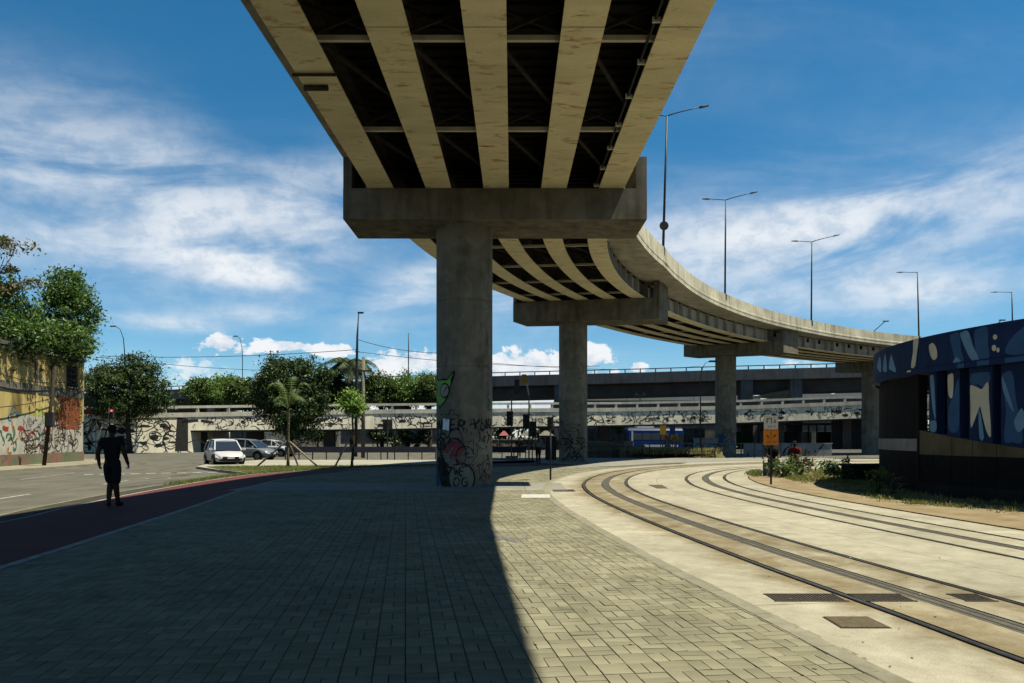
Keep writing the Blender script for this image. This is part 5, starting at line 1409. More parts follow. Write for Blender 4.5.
# ================================================================== VEHICLES
def make_car(name, label, paint, L=4.35, W=1.74, H=1.62, belt=.98, suv=True, loc=(0, 0, 0), rz=0.0, plate=True):
    """local: front towards +x"""
    t = thing(name, label, 'car', loc, rz=rz, world=False)
    h = L / 2; w = W / 2
    st = [(-h, .55, .82, .86), (-h + .06, .36, .96, .93), (-h + .5, .30, belt + .02, 1.0), (-h + 1.0, .27, belt, 1.0), (-.2, .26, belt - .01, 1.0), (.9, .26, belt - .03, 1.0), (h - 1.15, .27, belt - .02, .99), (h - .7, .27, belt - .10, .97), (h - .28, .28, belt - .20, .92), (h - .06, .34, belt - .33, .82), (h, .42, belt - .45, .74)]
    rings = []
    for x, zb, zt, k in st:
        q = w * k; zm = zb + (zt - zb) * .55
        pts = [(x, -q * .86, zb), (x, -q * .97, zb + .08), (x, -q, zm), (x, -q * .965, zt - .07), (x, -q * .86, zt), (x, 0, zt + .02), (x, q * .86, zt), (x, q * .965, zt - .07), (x, q, zm), (x, q * .97, zb + .08), (x, q * .86, zb)]
        rings.append(pts)
    body = MB().loft(rings).build('body', paint, t, True, 35)
    # greenhouse
    xr0, xr1, xf1, xf0 = -h + .12, -h + .42, .55, 1.32
    if not suv: xr0, xr1, xf1, xf0 = -h + .55, -.95, .35, 1.1
    wb, wr = w * .87, w * .70
    zb, zr = belt - .01, H
    xm = (xr1 + xf1) / 2
    rings = [[(xr1 - .03, -wr, zr - .07), (xr1 - .03, wr, zr - .07)], [(xr1 + .12, -wr - .01, zr - .015), (xr1 + .12, wr + .01, zr - .015)], [(xm, -wr - .02, zr + .01), (xm, wr + .02, zr + .01)], [(xf1 - .2, -wr - .01, zr - .03), (xf1 - .2, wr + .01, zr - .03)], [(xf1 + .02, -wr, zr - .09), (xf1 + .02, wr, zr - .09)]]
    m = MB(); rr_ = []
    for (a, b) in rings:
        rr_.append([(a[0], a[1], a[2] - .05), (a[0], a[1], a[2]), (a[0], 0, a[2] + .03), (b[0], b[1], b[2]), (b[0], b[1], b[2] - .05)])
    m.loft(rr_).build('roof', paint, t, True, 40)
    for s in (-1, 1):
        MB().bar((xf0, s * wb, zb), (xf1, s * wr, zr - .08), .07, .06).build('pillar', paint, t); MB().bar((xr0, s * wb, zb), (xr1, s * wr, zr - .08), .16, .08).build('pillar', paint, t)
        for xx in (.28, -.75): MB().bar((xx, s * wb, zb), (xx - .03, s * wr, zr - .06), .07, .05).build('pillar', paint, t)
    def pane(n, vs): MB().add(vs, [tuple(range(len(vs)))]).build(n, 'car_glass', t)
    pane('windscreen', [(xf0 - .03, -wb * .97, zb), (xf0 - .03, wb * .97, zb), (xf1 - .02, wr * .97, zr - .10), (xf1 - .02, -wr * .97, zr - .10)])
    pane('rear_window', [(xr0 + .04, wb * .97, zb + .05), (xr0 + .04, -wb * .97, zb + .05), (xr1, -wr * .97, zr - .10), (xr1, wr * .97, zr - .10)])
    for s in (-1, 1):
        k = s * .985
        for (a, b, c_, d_) in ((.30, xf0 - .06, xf1 - .08, .27), (-.72, .26, .24, -.72), (xr0 + .12, -.78, -.78, xr1 + .08)):
            pane('side_window', [(a, wb * k, zb), (b, wb * k, zb), (c_, wr * k, zr - .09), (d_, wr * k, zr - .09)])
        mr = MB(); mr.box((xf0 - .28, s * (w + .08), belt + .06), (.12, .2, .14)); mr.build('mirror', paint, t)
    for s in (-1, 1):
        for xx in (h - .82, -h + .80):
            wl = MB(); c = (xx, s * (w - .11), .32); rg = []
            for yy, r_ in ((-.11, .29), (-.09, .32), (.09, .32), (.125, .29)):
                rg.append([(c[0] + r_ * math.cos(a * .2618), c[1] + s * yy, .32 + r_ * math.sin(a * .2618)) for a in range(24)])
            wo_ = wl.loft(rg).build('wheel', 'tyre', t)
            rg = [[(c[0] + r_ * math.cos(a * .3927), c[1] + s * yy, .32 + r_ * math.sin(a * .3927)) for a in range(16)] for yy, r_ in ((.10, .20), (.132, .20))]
            MB().loft(rg).build('rim', 'rim', wo_)
            ar = MB(); pts = [(c[0] + .39 * math.cos(R(a)), s * (w - .012 + .005), .33 + .39 * math.sin(R(a))) for a in range(-8, 190, 18)]
            ar.tube(pts, .035, 6).build('wheel_arch', 'car_black', t)
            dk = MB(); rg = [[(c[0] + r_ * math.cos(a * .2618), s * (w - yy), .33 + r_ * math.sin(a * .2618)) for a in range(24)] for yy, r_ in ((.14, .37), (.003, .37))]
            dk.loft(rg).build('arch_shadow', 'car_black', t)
        hl = MB(); hl.add([(h - .30, s * w * .90, belt - .27), (h - .02, s * w * .58, belt - .40), (h - .01, s * w * .60, belt - .52), (h - .20, s * w * .93, belt - .42)], [(0, 1, 2, 3)])
        hl.v = [(x + .075, y + s * .05, z + .015) for x, y, z in hl.v]; hl.build('headlight', 'headlight', t)
        fl = MB(); fl.box((h - .03, s * w * .62, .42), (.05, .2, .12)); fl.build('fog_lamp', 'car_black', t)
        tl = MB(); tl.box((-h + .05, s * w * .80, .86), (.10, .18, .26)); tl.build('tail_lamp', 'car_red', t)
        for xx in (.62, -.42):
            MB().box((xx, s * (w + .012), belt - .12), (.18, .03, .03)).build('door_handle', paint, t)
    MB().box((h + .005, 0, belt - .44), (.05, W * .52, .12)).build('grille', 'car_black', t)
    MB().box((h + .012, 0, .40), (.05, W * .62, .13)).build('air_intake', 'car_black', t)
    MB().box((h + .03, 0, belt - .44), (.02, W * .40, .02)).build('grille_bar', 'chrome', t)
    if plate: MB().box((h + .045, 0, .53), (.015, .40, .12)).build('number_plate', 'sign_white', t)
    MB().box((0, 0, .25), (L * .86, W * .86, .10)).build('underbody', 'car_black', t)
    return t
p = G(220, 466, Z_ROAD)
make_car('parked_car', 'white compact people carrier facing the camera on the road', 'car_white', 4.2, 1.74, 1.62, loc=(p.x, p.y + .6, Z_ROAD), rz=R(-58))
make_car('parked_car', 'silver grey estate car seen side-on behind the white car', 'car_silver', 4.5, 1.78, 1.60, loc=(-20.2, 56.5, Z_ROAD), rz=R(-14))
make_car('parked_car', 'partly hidden white car behind the silver one near the underpass', 'car_white', 4.2, 1.72, 1.50, loc=(-21.5, 66.5, Z_ROAD), rz=R(-12), suv=False)
xr = AT(92, 404, 84).x
make_car('parked_car', 'red car on the low bridge showing above the railing at left', 'car_red', 4.2, 1.72, 1.50, loc=(xr, 85.0, LB(xr)[1] - .95), rz=R(180), suv=False)

bus = thing('bus', 'blue bus with white roof parked beyond the dry grass bank', 'bus', (0, 0, 0), world=False)
BL, BW, BH = 7.4, 2.5, 3.0
sec = [(-BW / 2, .35), (-BW / 2, BH - .25), (-BW / 2 + .18, BH - .05), (BW / 2 - .18, BH - .05), (BW / 2, BH - .25), (BW / 2, .35)]
MB().loft([[(x, y * k, z) for y, z in sec] for x, k in ((-BL / 2, .93), (-BL / 2 + .15, 1), (BL / 2 - .15, 1), (BL / 2, .93))]).build('body', 'bus_blue', bus)
MB().box((0, 0, BH + .02), (BL - .3, BW - .3, .14)).build('roof', 'bus_white', bus)
MB().box((-1.2, 0, BH + .2), (2.2, 1.6, .24)).build('roof_unit', 'bus_white', bus)
for k in range(5):
    for s in (-1, 1): MB().box((-BL / 2 + 1.3 + k * 1.2, s * (BW / 2 + .004), 1.95), (1.08, .02, .85)).build('window', 'car_glass', bus)
MB().box((-BL / 2 + .62, -BW / 2 - .01, 1.5), (.24, .03, 2.3)).build('white_pillar', 'bus_white', bus)
MB().box((.5, -BW / 2 - .008, .75), (5.0, .02, .30)).build('side_stripe', 'bus_white', bus)
for x in (-BL / 2 + 1.9, BL / 2 - 2.1):
    for s in (-1, 1):
        rg = [[(x + .48 * math.cos(a * .3142), s * (BW / 2 - .12) + yy, .46 + .48 * math.sin(a * .3142)) for a in range(20)] for yy in (-.14, .14)]
        MB().loft(rg).build('wheel', 'tyre', bus)
MB().box((-BL / 2 - .01, 0, 1.9), (.03, 2.1, 1.1)).build('windscreen', 'car_glass', bus)
p = AT(651, 437, 99); bus.location = (p.x, 97.5, -.3); bus.rotation_euler = (0, 0, R(4))

# ================================================================== PEOPLE
def skin(name, verts, edges, rad, m, parent, root=0, sub=2):
    me = bpy.data.meshes.new(name); me.from_pydata(verts, edges, []); me.update()
    o = obj(name, me, m, parent)
    md = o.modifiers.new('skin', 'SKIN')
    md.use_smooth_shade = True
    sv = me.skin_vertices[0].data
    for i, r_ in enumerate(rad):
        sv[i].radius = (r_, r_) if not hasattr(r_, '__len__') else r_
        sv[i].use_root = (i == root)
    o.modifiers.new('subdivision', 'SUBSURF').levels = sub
    o.modifiers['subdivision'].render_levels = sub
    return o
def person(label, loc, rz, J, top_m, low_m, shoes='cloth_black', hgt=1.0, long_sleeve=False, long_leg=False, item=None, skin_m='skin'):
    t = thing('person', label, 'person', loc, rz=rz, world=False)
    t.scale = (hgt, hgt, hgt)
    V, Ed, Rd = [], [], []
    def add(p, r_, par=None):
        V.append(p); Rd.append(r_)
        if par is not None: Ed.append((par, len(V) - 1))
        return len(V) - 1
    pel = add(J['pelvis'], (.13, .10)); wai = add(J['waist'], (.125, .09), pel); che = add(J['chest'], (.15, .105), wai)
    nb_ = add(J['neck'], .058, che); nk = add(tuple(a + b for a, b in zip(J['neck'], (0, .01, .07))), .052, nb_)
    hd = Vector(J['head']); h1 = add(tuple(hd + Vector((0, 0, -.055))), (.062, .075), nk); h2 = add(tuple(hd + Vector((0, 0, .02))), (.074, .092), h1); h3 = add(tuple(hd + Vector((0, -.005, .085))), (.055, .07), h2)
    no = add(tuple(hd + Vector((0, .105, -.005))), .014, h2)
    for s, k in ((-1, 'L'), (1, 'R')):
        add(tuple(hd + Vector((s * .082, -.005, 0))), .016, h2)
        sh = add(J['sh' + k], .076, che); el_ = add(J['el' + k], .054, sh); wr = add(J['wr' + k], .036, el_)
        a, b = Vector(J['el' + k]), Vector(J['wr' + k]); f = (b - a).normalized()
        pm = add(tuple(b + f * .055), (.038, .028), wr)
        base_p = b + f * .085
        side = Vector((0, 1, 0)); side = (side - f * side.dot(f)).normalized()
        inw = f.cross(side) * (1 if k == 'L' else -1)
        for j, (of, ln) in enumerate(((-.033, .062), (-.011, .075), (.011, .080), (.033, .072))):
            f0_ = add(tuple(base_p + side * of), .010, pm); f1_ = add(tuple(base_p + side * of + f * ln * .55 + inw * .008), .0088, f0_)
            add(tuple(base_p + side * of + f * ln * .85 + inw * .035), .0075, f1_)
        th_ = add(tuple(b + f * .045 + side * .04), .011, pm); add(tuple(b + f * .09 + side * .058 + inw * .015), .009, th_)
        hp = add(J['hip' + k], .096, pel); kn = add(J['kn' + k], .068, hp); cf = add(tuple(Vector(J['kn' + k]).lerp(Vector(J['an' + k]), .35) + Vector((0, -.02, 0))), .066, kn)
        an = add(J['an' + k], .044, cf); fd = Vector(J.get('ft' + k, (0, 1, 0)))
        add(tuple(Vector(J['an' + k]) + Vector((0, 0, -.045)) + fd * .05), (.040, .035), an)
    skin('body', V, Ed, Rd, skin_m, t)
    # shirt
    V, Ed, Rd = [], [], []
    w0 = Vector(J['pelvis']) + Vector((0, 0, -.03 if not long_leg else .02))
    a = add(tuple(w0), (.165, .135)); b = add(J['waist'], (.152, .118), a); c = add(J['chest'], (.172, .126), b); nn = add(tuple(Vector(J['neck']) + Vector((0, 0, -.05))), (.135, .105), c); add(tuple(Vector(J['neck']) + Vector((0, 0, .02))), (.075, .075), nn)
    for k in 'LR':
        s_ = add(J['sh' + k], .086, c); e = Vector(J['sh' + k]).lerp(Vector(J['el' + k]), .95 if long_sleeve else .62)
        q = add(tuple(e), .066, s_)
        if long_sleeve: add(tuple(Vector(J['el' + k]).lerp(Vector(J['wr' + k]), .92)), .045, q)
    skin('shirt', V, Ed, Rd, top_m, t)
    # shorts or trousers
    V, Ed, Rd = [], [], []
    a = add(tuple(Vector(J['pelvis']) + Vector((0, 0, .10))), (.145, .112)); a2 = add(J['pelvis'], (.154, .126), a)
    for k in 'LR':
        q = add(J['hip' + k], .112, a2); e = Vector(J['hip' + k]).lerp(Vector(J['kn' + k]), 1.06 if not long_leg else .97)
        q = add(tuple(e), .104 if not long_leg else .074, q)
        if long_leg: add(tuple(Vector(J['kn' + k]).lerp(Vector(J['an' + k]), .95)), .060, q)
    skin('trousers' if long_leg else 'shorts', V, Ed, Rd, low_m, t)
    for k in 'LR':
        fd = Vector(J.get('ft' + k, (0, 1, 0))); an = Vector(J['an' + k])
        skin('shoe', [tuple(an + Vector((0, 0, -.03)) - fd * .03), tuple(an + Vector((0, 0, -.05)) - fd * .06), tuple(an + Vector((0, 0, -.055)) + fd * .06), tuple(an + Vector((0, 0, -.062)) + fd * .165)], [(0, 1), (1, 2), (2, 3)], [.045, .042, .046, .034], shoes, t, sub=1)
    hm = MB(); hm.ico((hd.x, hd.y - .016, hd.z + .03), .105, 3, (.86, 1.0, .93))
    hm.v = [(x, y, max(z, hd.z + (-.075 if y < hd.y - .03 else .045))) for x, y, z in hm.v]
    hm.build('hair', 'hair', t, True)
    for s in (-1, 1): MB().ico((hd.x + s * .03, hd.y + .088, hd.z + .02), .011, 1).build('eye', 'cloth_white', t)
    MB().box((hd.x, hd.y + .086, hd.z - .052), (.045, .012, .010)).build('mouth', 'cloth_red', t)
    if item:
        e = Vector(J['wrR']) + Vector((.0, .04, -.12)); MB().box(e, (.03, .16, .05)).build('held_paper', item, t)
    return t
walk = dict(pelvis=(0, 0, .96), waist=(0, .01, 1.10), chest=(0, .0, 1.30), neck=(0, .0, 1.47), head=(0, .03, 1.64),
            shL=(-.185, 0, 1.42), elL=(-.265, -.06, 1.16), wrL=(-.265, .03, .945), shR=(.185, 0, 1.42), elR=(.265, -.08, 1.16), wrR=(.30, .02, .95),
            hipL=(-.09, 0, .90), knL=(-.06, .12, .51), anL=(-.05, -.06, .105), hipR=(.09, 0, .90), knR=(.07, .02, .49), anR=(.08, .14, .095), ftL=(-.15, 1, 0), ftR=(.35, .95, 0))
person('man in black shirt and shorts walking away along the bike path', (*G(112, 506.5)[:2], 0.0), R(12), walk, 'cloth_black', 'cloth_navy', hgt=1.07, item='paper')
st = dict(walk); st.update(elL=(-.23, .0, 1.16), wrL=(-.25, .06, .93), elR=(.23, .0, 1.16), wrR=(.25, .06, .93), knL=(-.08, .03, .5), anL=(-.08, -.02, .1), knR=(.08, .05, .5), anR=(.09, .08, .1))
p = G(540, 466); person('pedestrian in pale grey shirt and dark trousers standing between the two nearest piers', (p.x, 43.5, -.0), R(8), st, 'cloth_grey', 'cloth_black', long_leg=True, long_sleeve=True, hgt=.98)
p = AT(519, 450, 60); person('dark clothed person by the railing left of the pale-shirted pedestrian', (p.x, 60, Z_ROAD), R(170), st, 'cloth_black', 'cloth_navy', long_leg=True, long_sleeve=True, hgt=1.0)
sit = dict(pelvis=(0, -.02, .47), waist=(0, .0, .61), chest=(0, .03, .82), neck=(0, .05, .98), head=(0, .09, 1.15), shL=(-.18, .04, .93), elL=(-.25, .12, .68), wrL=(-.14, .33, .58), shR=(.18, .04, .93), elR=(.25, .12, .68), wrR=(.12, .34, .58),
           hipL=(-.10, .02, .45), knL=(-.14, .43, .50), anL=(-.13, .40, .10), hipR=(.10, .02, .45), knR=(.14, .43, .50), anR=(.15, .45, .10))
for px, d, lab, tm, lm, rz in ((772, 30.3, 'seated person in dark clothes behind the shrub, left of the two', 'cloth_black', 'cloth_black', 175), (795, 31.2, 'seated person in a dark red top behind the shrub, right of the two', 'cloth_red', 'cloth_navy', 150)):
    x = (px - 512) / F_PX * d
    s_ = thing('seat_block', 'low concrete block under the ' + ('left seated person in dark clothes' if px < 780 else 'right seated person in the red top'), 'block', (x, d + .05, 0))
    MB().box((x, d + .05, .26), (.55, .5, .56)).build('block', 'concrete', s_); MB().box((x, d + .05, .545), (.58, .53, .012)).build('top', 'kerb', s_)
    person(lab, (x, d, .17), R(rz), sit, tm, lm, long_leg=True, hgt=1.0)

# ================================================================== STREET FURNITURE
def railing(label, x0, x1, d0, d1, post, z, step, beam=None, group=None, thin=False):
    t = thing('railing', label, 'railing', (x0, d0, z), group=group)
    n = max(2, int(abs(x1 - x0) / step) + 1)
    P = [Vector((x0 + (x1 - x0) * k / (n - 1), d0 + (d1 - d0) * k / (n - 1), z)) for k in range(n)]
    for q in P: MB().box(q + Vector((0, 0, post / 2)), (.07, .07, post)).build('post', 'fence_dark', t)
    if beam: MB().bar(P[0] + Vector((0, -.05, post - beam / 2)), P[-1] + Vector((0, -.05, post - beam / 2)), .05, beam).build('beam', 'fence_dark', t)
    else:
        for hh in (post - .04, post * .5): MB().bar(P[0] + Vector((0, -.05, hh)), P[-1] + Vector((0, -.05, hh)), .04, .05).build('rail', 'fence_dark', t)
railing('long dark railing with deep beam along the sidewalk behind the staked trees', -16.6, -5.6, 54.2, 54.2, 1.05, -.16, .95, .42, 'dark railings')
railing('dark railing with deep beam seen right of the first pier', -1.6, 1.0, 54.0, 54.0, 1.05, -.16, .85, .42, 'dark railings')
railing('thin dark post fence along the far edge of the tram lane', 10.5, 20.5, 56.5, 56.5, 1.25, -.1, .95, None, 'dark railings')
railing('thin dark post fence before the curved stone wall', 5.6, 10.2, 57.8, 57.8, 1.0, -.1, 1.1, None, 'dark railings')

def lens(mb_parent, c, r, m):
    rg = [[(c[0] + r * math.cos(a * .3927), c[1] + yy, c[2] + r * math.sin(a * .3927)) for a in range(16)] for yy in (-.02, .01)]
    MB().loft(rg).build('lens', m, mb_parent)
def signal(label, base, h, heads, pole_m='pole_metal', r=.055, foot=False, extra=None, hs=1.0):
    t = thing('traffic_signal', label, 'traffic light', base, group='traffic lights')
    b = Vector(base)
    MB().tube([b, b + Vector((0, 0, h))], [r, r * .85], 9).build('pole', pole_m, t, True)
    for (dx_, z, lit) in heads:
        c = b + Vector((dx_, -.08, z))
        hdo = MB().box(c, (.30 * hs, .20, .88 * hs)).build('signal_head', 'pole_dark', t)
        MB().box(c + Vector((0, .105, 0)), (.46 * hs, .012, 1.04 * hs)).build('backboard', 'pole_dark', hdo)
        for j in range(3): lens(hdo, (c.x, c.y - .105, c.z + (.28 - .28 * j) * hs), .09 * hs, 'red_lens' if (lit and j == 0) else 'lens_dark')
    if foot: MB().box(b + Vector((0, 0, .15)), (.9, .7, .34), taper=.9).build('footing', 'concrete', t)
    if extra: extra(t, b)
    return t
p = AT(511.5, 458, 52); signal('grey traffic light pole on a concrete foot, leftmost between the piers', (p.x, 52, -.05), 4.3, [(-.12, 2.95, False)], 'pole_concrete', foot=True)
def arm(t, b):
    q = b + Vector((0, 0, 4.6))
    MB().bar(q, q + Vector((-.18, 0, 1.0)), .10).build('arm', 'bus_white', t); 
    MB().box(q + Vector((-.34, -.05, 1.15)), (.34, .2, .62)).build('arm_panel', 'sign_yellow', t)
    MB().box(q + Vector((-.85, -.05, .55)), (.34, .24, 1.1)).build('arm_signal', 'pole_dark', t)
    MB().bar(q + Vector((0, 0, .3)), q + Vector((-.8, 0, .5)), .06).build('arm', 'pole_dark', t)
p = AT(529, 459, 52); signal('traffic light pole with white arm and yellow panel, middle between the piers', (p.x, 52.2, -.05), 4.7, [(-.2, 2.75, False)], 'pole_concrete', extra=arm)
p = AT(532.5, 455, 50); signal('slender pole with one long dark signal head just right of the yellow panel pole', (p.x, 50.5, -.05), 2.9, [(.05, 2.2, False)], 'pole_metal', .04)
p = G(550.5, 480); signal('thin black post with pedestrian signal standing at the lit kerb', (p.x, p.y, 0), 2.35, [(0.0, 2.1, False)], 'pole_dark', .035, hs=.5)
p = AT(109, 450, 74); signal('traffic light showing red by the mural wall above the walking man', (p.x, 74, -.16), 4.7, [(.35, 4.1, True)], 'pole_dark', .06)
k_ = thing('cabinet', 'tall dark equipment cabinet left of the second pier', 'cabinet', (2.75, 52, -.05))
MB().box((2.72, 52, .75), (.75, .6, 1.6)).build('body', 'fence_dark', k_); MB().box((2.72, 52, 1.58), (.82, .66, .06)).build('lid', 'pole_dark', k_)
MB().box((2.72, 51.69, .8), (.64, .02, 1.35)).build('door', 'pole_dark', k_)

def simple_lamp(label, base, h, bend, head=True, r=.09, m='pole_metal', group='bent street lamps'):
    t = thing('street_lamp', label, 'street lamp', base, group=group)
    b = Vector(base); top = b + Vector((0, 0, h * .80))
    pts = [b, b + Vector((0, 0, h * .5)), top]
    if bend:
        for q in (.35, .7, 1.0): pts.append(top + Vector((bend * (q ** 2), 0, h * .20 * math.sin(q * 1.5))))
    else: pts.append(b + Vector((0, 0, h)))
    MB().tube(pts, [r, r * .85] + [r * .7 - .01 * i for i in range(len(pts) - 2)], 8).build('pole', m, t, True)
    e = pts[-1]; s = 1 if bend > 0 else -1
    if head: MB().box(e + Vector((s * .3, 0, -.02)), (.75, .28, .14), taper=.8).build('lamp_head', 'pole_dark', t)
    return t
def lamp_at(label, px, ytop, d, bend, zb=-.2, **k):
    p = AT(px, ytop, d); simple_lamp(label, (p.x, d, zb), p.z - zb, bend, **k)
lamp_at('tall bent street lamp above the dark round tree at left', 124.5, 326, 92, -1.1)
lamp_at('tall bent street lamp above the trees, left of the tall mast', 242.5, 336, 118, -.8)
lamp_at('straight thin mast rising behind the trees left of the first pier', 408.5, 333, 120, 0, r=.12, head=False, group='thin masts')
lamp_at('bent street lamp between the second and third piers', 700.5, 361, 62, .75, r=.06)
for px, py, d, lab in ((874, 331, 100, 'short slanted lamp arm peeping over the parapet left of the mural'), (989, 331, 90, 'short slanted lamp arm peeping over the blue rim')):
    p = AT(px, py, d); t = thing('street_lamp', lab, 'street lamp', (p.x, d, -.2), group='lamp arms behind the parapet')
    MB().tube([(p.x, d, -.2), (p.x, d, p.z), (p.x + 1.4, d, p.z + 1.2)], [.1, .08, .05], 8).build('pole', 'pole_metal', t); MB().box((p.x + 1.6, d, p.z + 1.32), (.7, .25, .12)).build('lamp_head', 'pole_dark', t)
# tall mast with lamp and the wooden pole with crossarm
p = AT(357.3, 313, 66); t = thing('utility_pole', 'tall slender grey mast with a small lamp on top behind the small green tree', 'pole', (p.x, 66, -.16))
MB().tube([(p.x - .15, 66, -.16), (p.x - .05, 66, 7.5), (p.x, 66, 10.6), (p.x + .12, 66, p.z)], [.16, .13, .09, .035], 9).build('pole', 'pole_metal', t, True); MB().box((p.x + .3, 66, p.z + .02), (.5, .2, .14)).build('lamp_head', 'pole_dark', t)
for z in (9.2, 8.4, 7.6): MB().tube([(p.x - .2, 66, z), (p.x + .2, 66, z)], .05, 6).build('insulator', 'pole_dark', t)
MAST = Vector((p.x, 66, 9.9))
p = AT(363, 357, 62); t = thing('utility_pole', 'wooden pole with a short crossarm beside the tall mast', 'pole', (p.x, 62, -.16))
MB().tube([(p.x, 62, -.16), (p.x + .05, 62, p.z)], [.17, .13], 9).build('pole', 'pole_concrete', t, True); MB().box((p.x, 61.9, AT(363, 371, 62).z), (1.6, .1, .12)).build('crossarm', 'bark', t)
for s in (-.7, .7): MB().box((p.x + s, 61.9, AT(363, 371, 62).z + .14), (.08, .08, .18)).build('insulator', 'pole_dark', t)
# leaning pole with a dark box in front of the yellow building
t = thing('utility_pole', 'leaning wooden pole with a black box before the yellow building', 'pole', G(44, 465.5, -.03))
a, b = G(44, 465.5, -.03), None
dd = a.y; b = AT(55.5, 366, dd); MB().tube([a, a.lerp(b, .5), b], [.11, .095, .08], 8).build('pole', 'bark', t, True)
c = a.lerp(b, .46) + Vector((.12, -.15, 0)); MB().box(c, (.45, .22, .85)).build('box', 'pole_dark', t); MB().box(c + Vector((0, -.13, -.1)), (.3, .04, .5)).build('box_door', 'fence_dark', t)
# thin posts by the building corner
for px, lab in ((81.5, 'thin dark post at the corner of the yellow building'), (96, 'thin dark post on the pavement left of the walking man')):
    p = G(px, 461, -.1); t = thing('post', lab, 'post', p, group='thin posts by the corner'); MB().tube([p, p + Vector((0, 0, 2.9 if px > 90 else 1.3))], .04, 8).build('shaft', 'pole_dark', t); MB().tube([p, p + Vector((0, 0, .12))], .08, 8).build('base', 'pole_dark', t)
# wires
def wire(label, a, b, sag, r=.02):
    pts = [Vector(a).lerp(Vector(b), k / 14) - Vector((0, 0, sag * 4 * (k / 14) * (1 - k / 14))) for k in range(15)]
    o = MB().tube(pts, r, 5).build('overhead_wire', 'wire'); o['label'] = label; o['category'] = 'wire'; o['group'] = 'overhead wires'
wire('overhead wire from the left lamp to the tall mast, upper one', AT(100, 356, 80), MAST - Vector((0, 0, .5)), .35, .028)
wire('overhead wire running low across the trees at left', AT(98, 357, 90), AT(352, 371, 100), .6, .03)
wire('overhead wire from the tall mast down to the first pier', MAST + Vector((0, 0, .4)), AT(470, 352, 62), .5, .024)
wire('overhead wire from the tall mast level across to the right', MAST - Vector((0, 0, .7)), AT(600, 366, 90), .5, .026)
wire('overhead wire crossing the sky between the two nearest piers', AT(440, 358, 70), AT(700, 366, 120), .8, .026)
wire('slack cable along the yellow building wall', wp(6, 5.2, .35), wp(WL - .6, 5.6, .2), .5, .025)
wire('lower slack cable slanting across the yellow wall', wp(7, 3.2, .3), wp(WL - .6, 5.0, .2), .25, .025)
# sign with white and orange plates
p = G(771, 485); t = thing('sign_post', 'white plate above an orange plate on a dark post at the verge tip', 'sign', p)
MB().tube([p, p + Vector((0, 0, 2.32))], .035, 8).build('post', 'pole_dark', t, True)
k = p.y / F_PX
wpl = MB().box((p.x - .02, p.y - .05, 2.08), (.47, .02, .46)).build('plate', 'sign_white', t); opl = MB().box((p.x - .02, p.y - .05, 1.58), (.50, .02, .50)).build('plate', 'sign_orange', t)
m = MB(); fs_ = lambda u, v: (p.x + u, p.y - .0625, v)
for q in ([(-.15, 2.06), (-.15, 2.22), (0, 2.22), (0, 2.06)],): 
    for a, b in zip(q, q[1:]): ribbon(m, [a, b], .03, fs_)
ribbon(m, [(.07, 2.18), (.14, 2.14)], .03, fs_); ribbon(m, [(.07, 2.10), (.15, 2.10)], .03, fs_)
for u in (-.12, -.03, .08): ribbon(m, [(u, 1.93), (u + .05, 1.98)], .03, fs_)
m.build('symbol', 'ink_grey', wpl)
m = MB()
ribbon(m, [(-.17, 1.68), (-.08, 1.58)], .04, fs_); ribbon(m, [(.05, 1.58), (.14, 1.68)], .04, fs_); ribbon(m, [(-.02, 1.36), (-.02, 1.80)], .014, fs_)
for u in (-.16, -.10, .04, .09, .14): ribbon(m, [(u, 1.42), (u + .02, 1.47)], .025, fs_)
m.build('symbol', 'ink', opl)
# signposts by the sidewalk
p = G(387.5, 459, -.03); t = thing('sign_post', 'road sign seen from behind on a grey post behind the small green tree', 'sign', p)
MB().tube([p, p + Vector((0, 0, 3.1))], .05, 8).build('post', 'pole_metal', t); MB().box((p.x, p.y + .06, 2.55), (.72, .03, .72)).build('plate', 'pole_dark', t)
def board(label, px, py, d, w, h, mname, n=1):
    c = AT(px, py, d); t = thing('sign_post', label, 'sign', (c.x, d, -.2), group='boards before the bus')
    MB().box((c.x, d, c.z), (w, .06, h)).build('board', mname, t)
    for s in (-.4, .4): MB().box((c.x + s * w, d + .06, (c.z + h * .4) / 2 - .1), (.06, .05, c.z + h * .4 + .2)).build('leg', 'pole_dark', t)
board('small orange board beside the parked bus', 663, 430, 74, .6, .9, 'sign_yellow'); board('dark blue board right of the orange one', 672.5, 430.5, 75, .55, .9, 'sign_blue'); board('low orange barrier board before the bus', 667, 438.5, 73, .5, .5, 'sign_orange'); board('second low orange barrier board to its right', 674.5, 438.8, 73, .5, .6, 'sign_yellow'); board('third low orange barrier board, rightmost', 681, 438.8, 73, .42, .6, 'sign_yellow')
board('pale notice plate on the dark wall under the bridge at right', 867.5, 433.5, 100, 1.3, 1.1, 'white_wall')
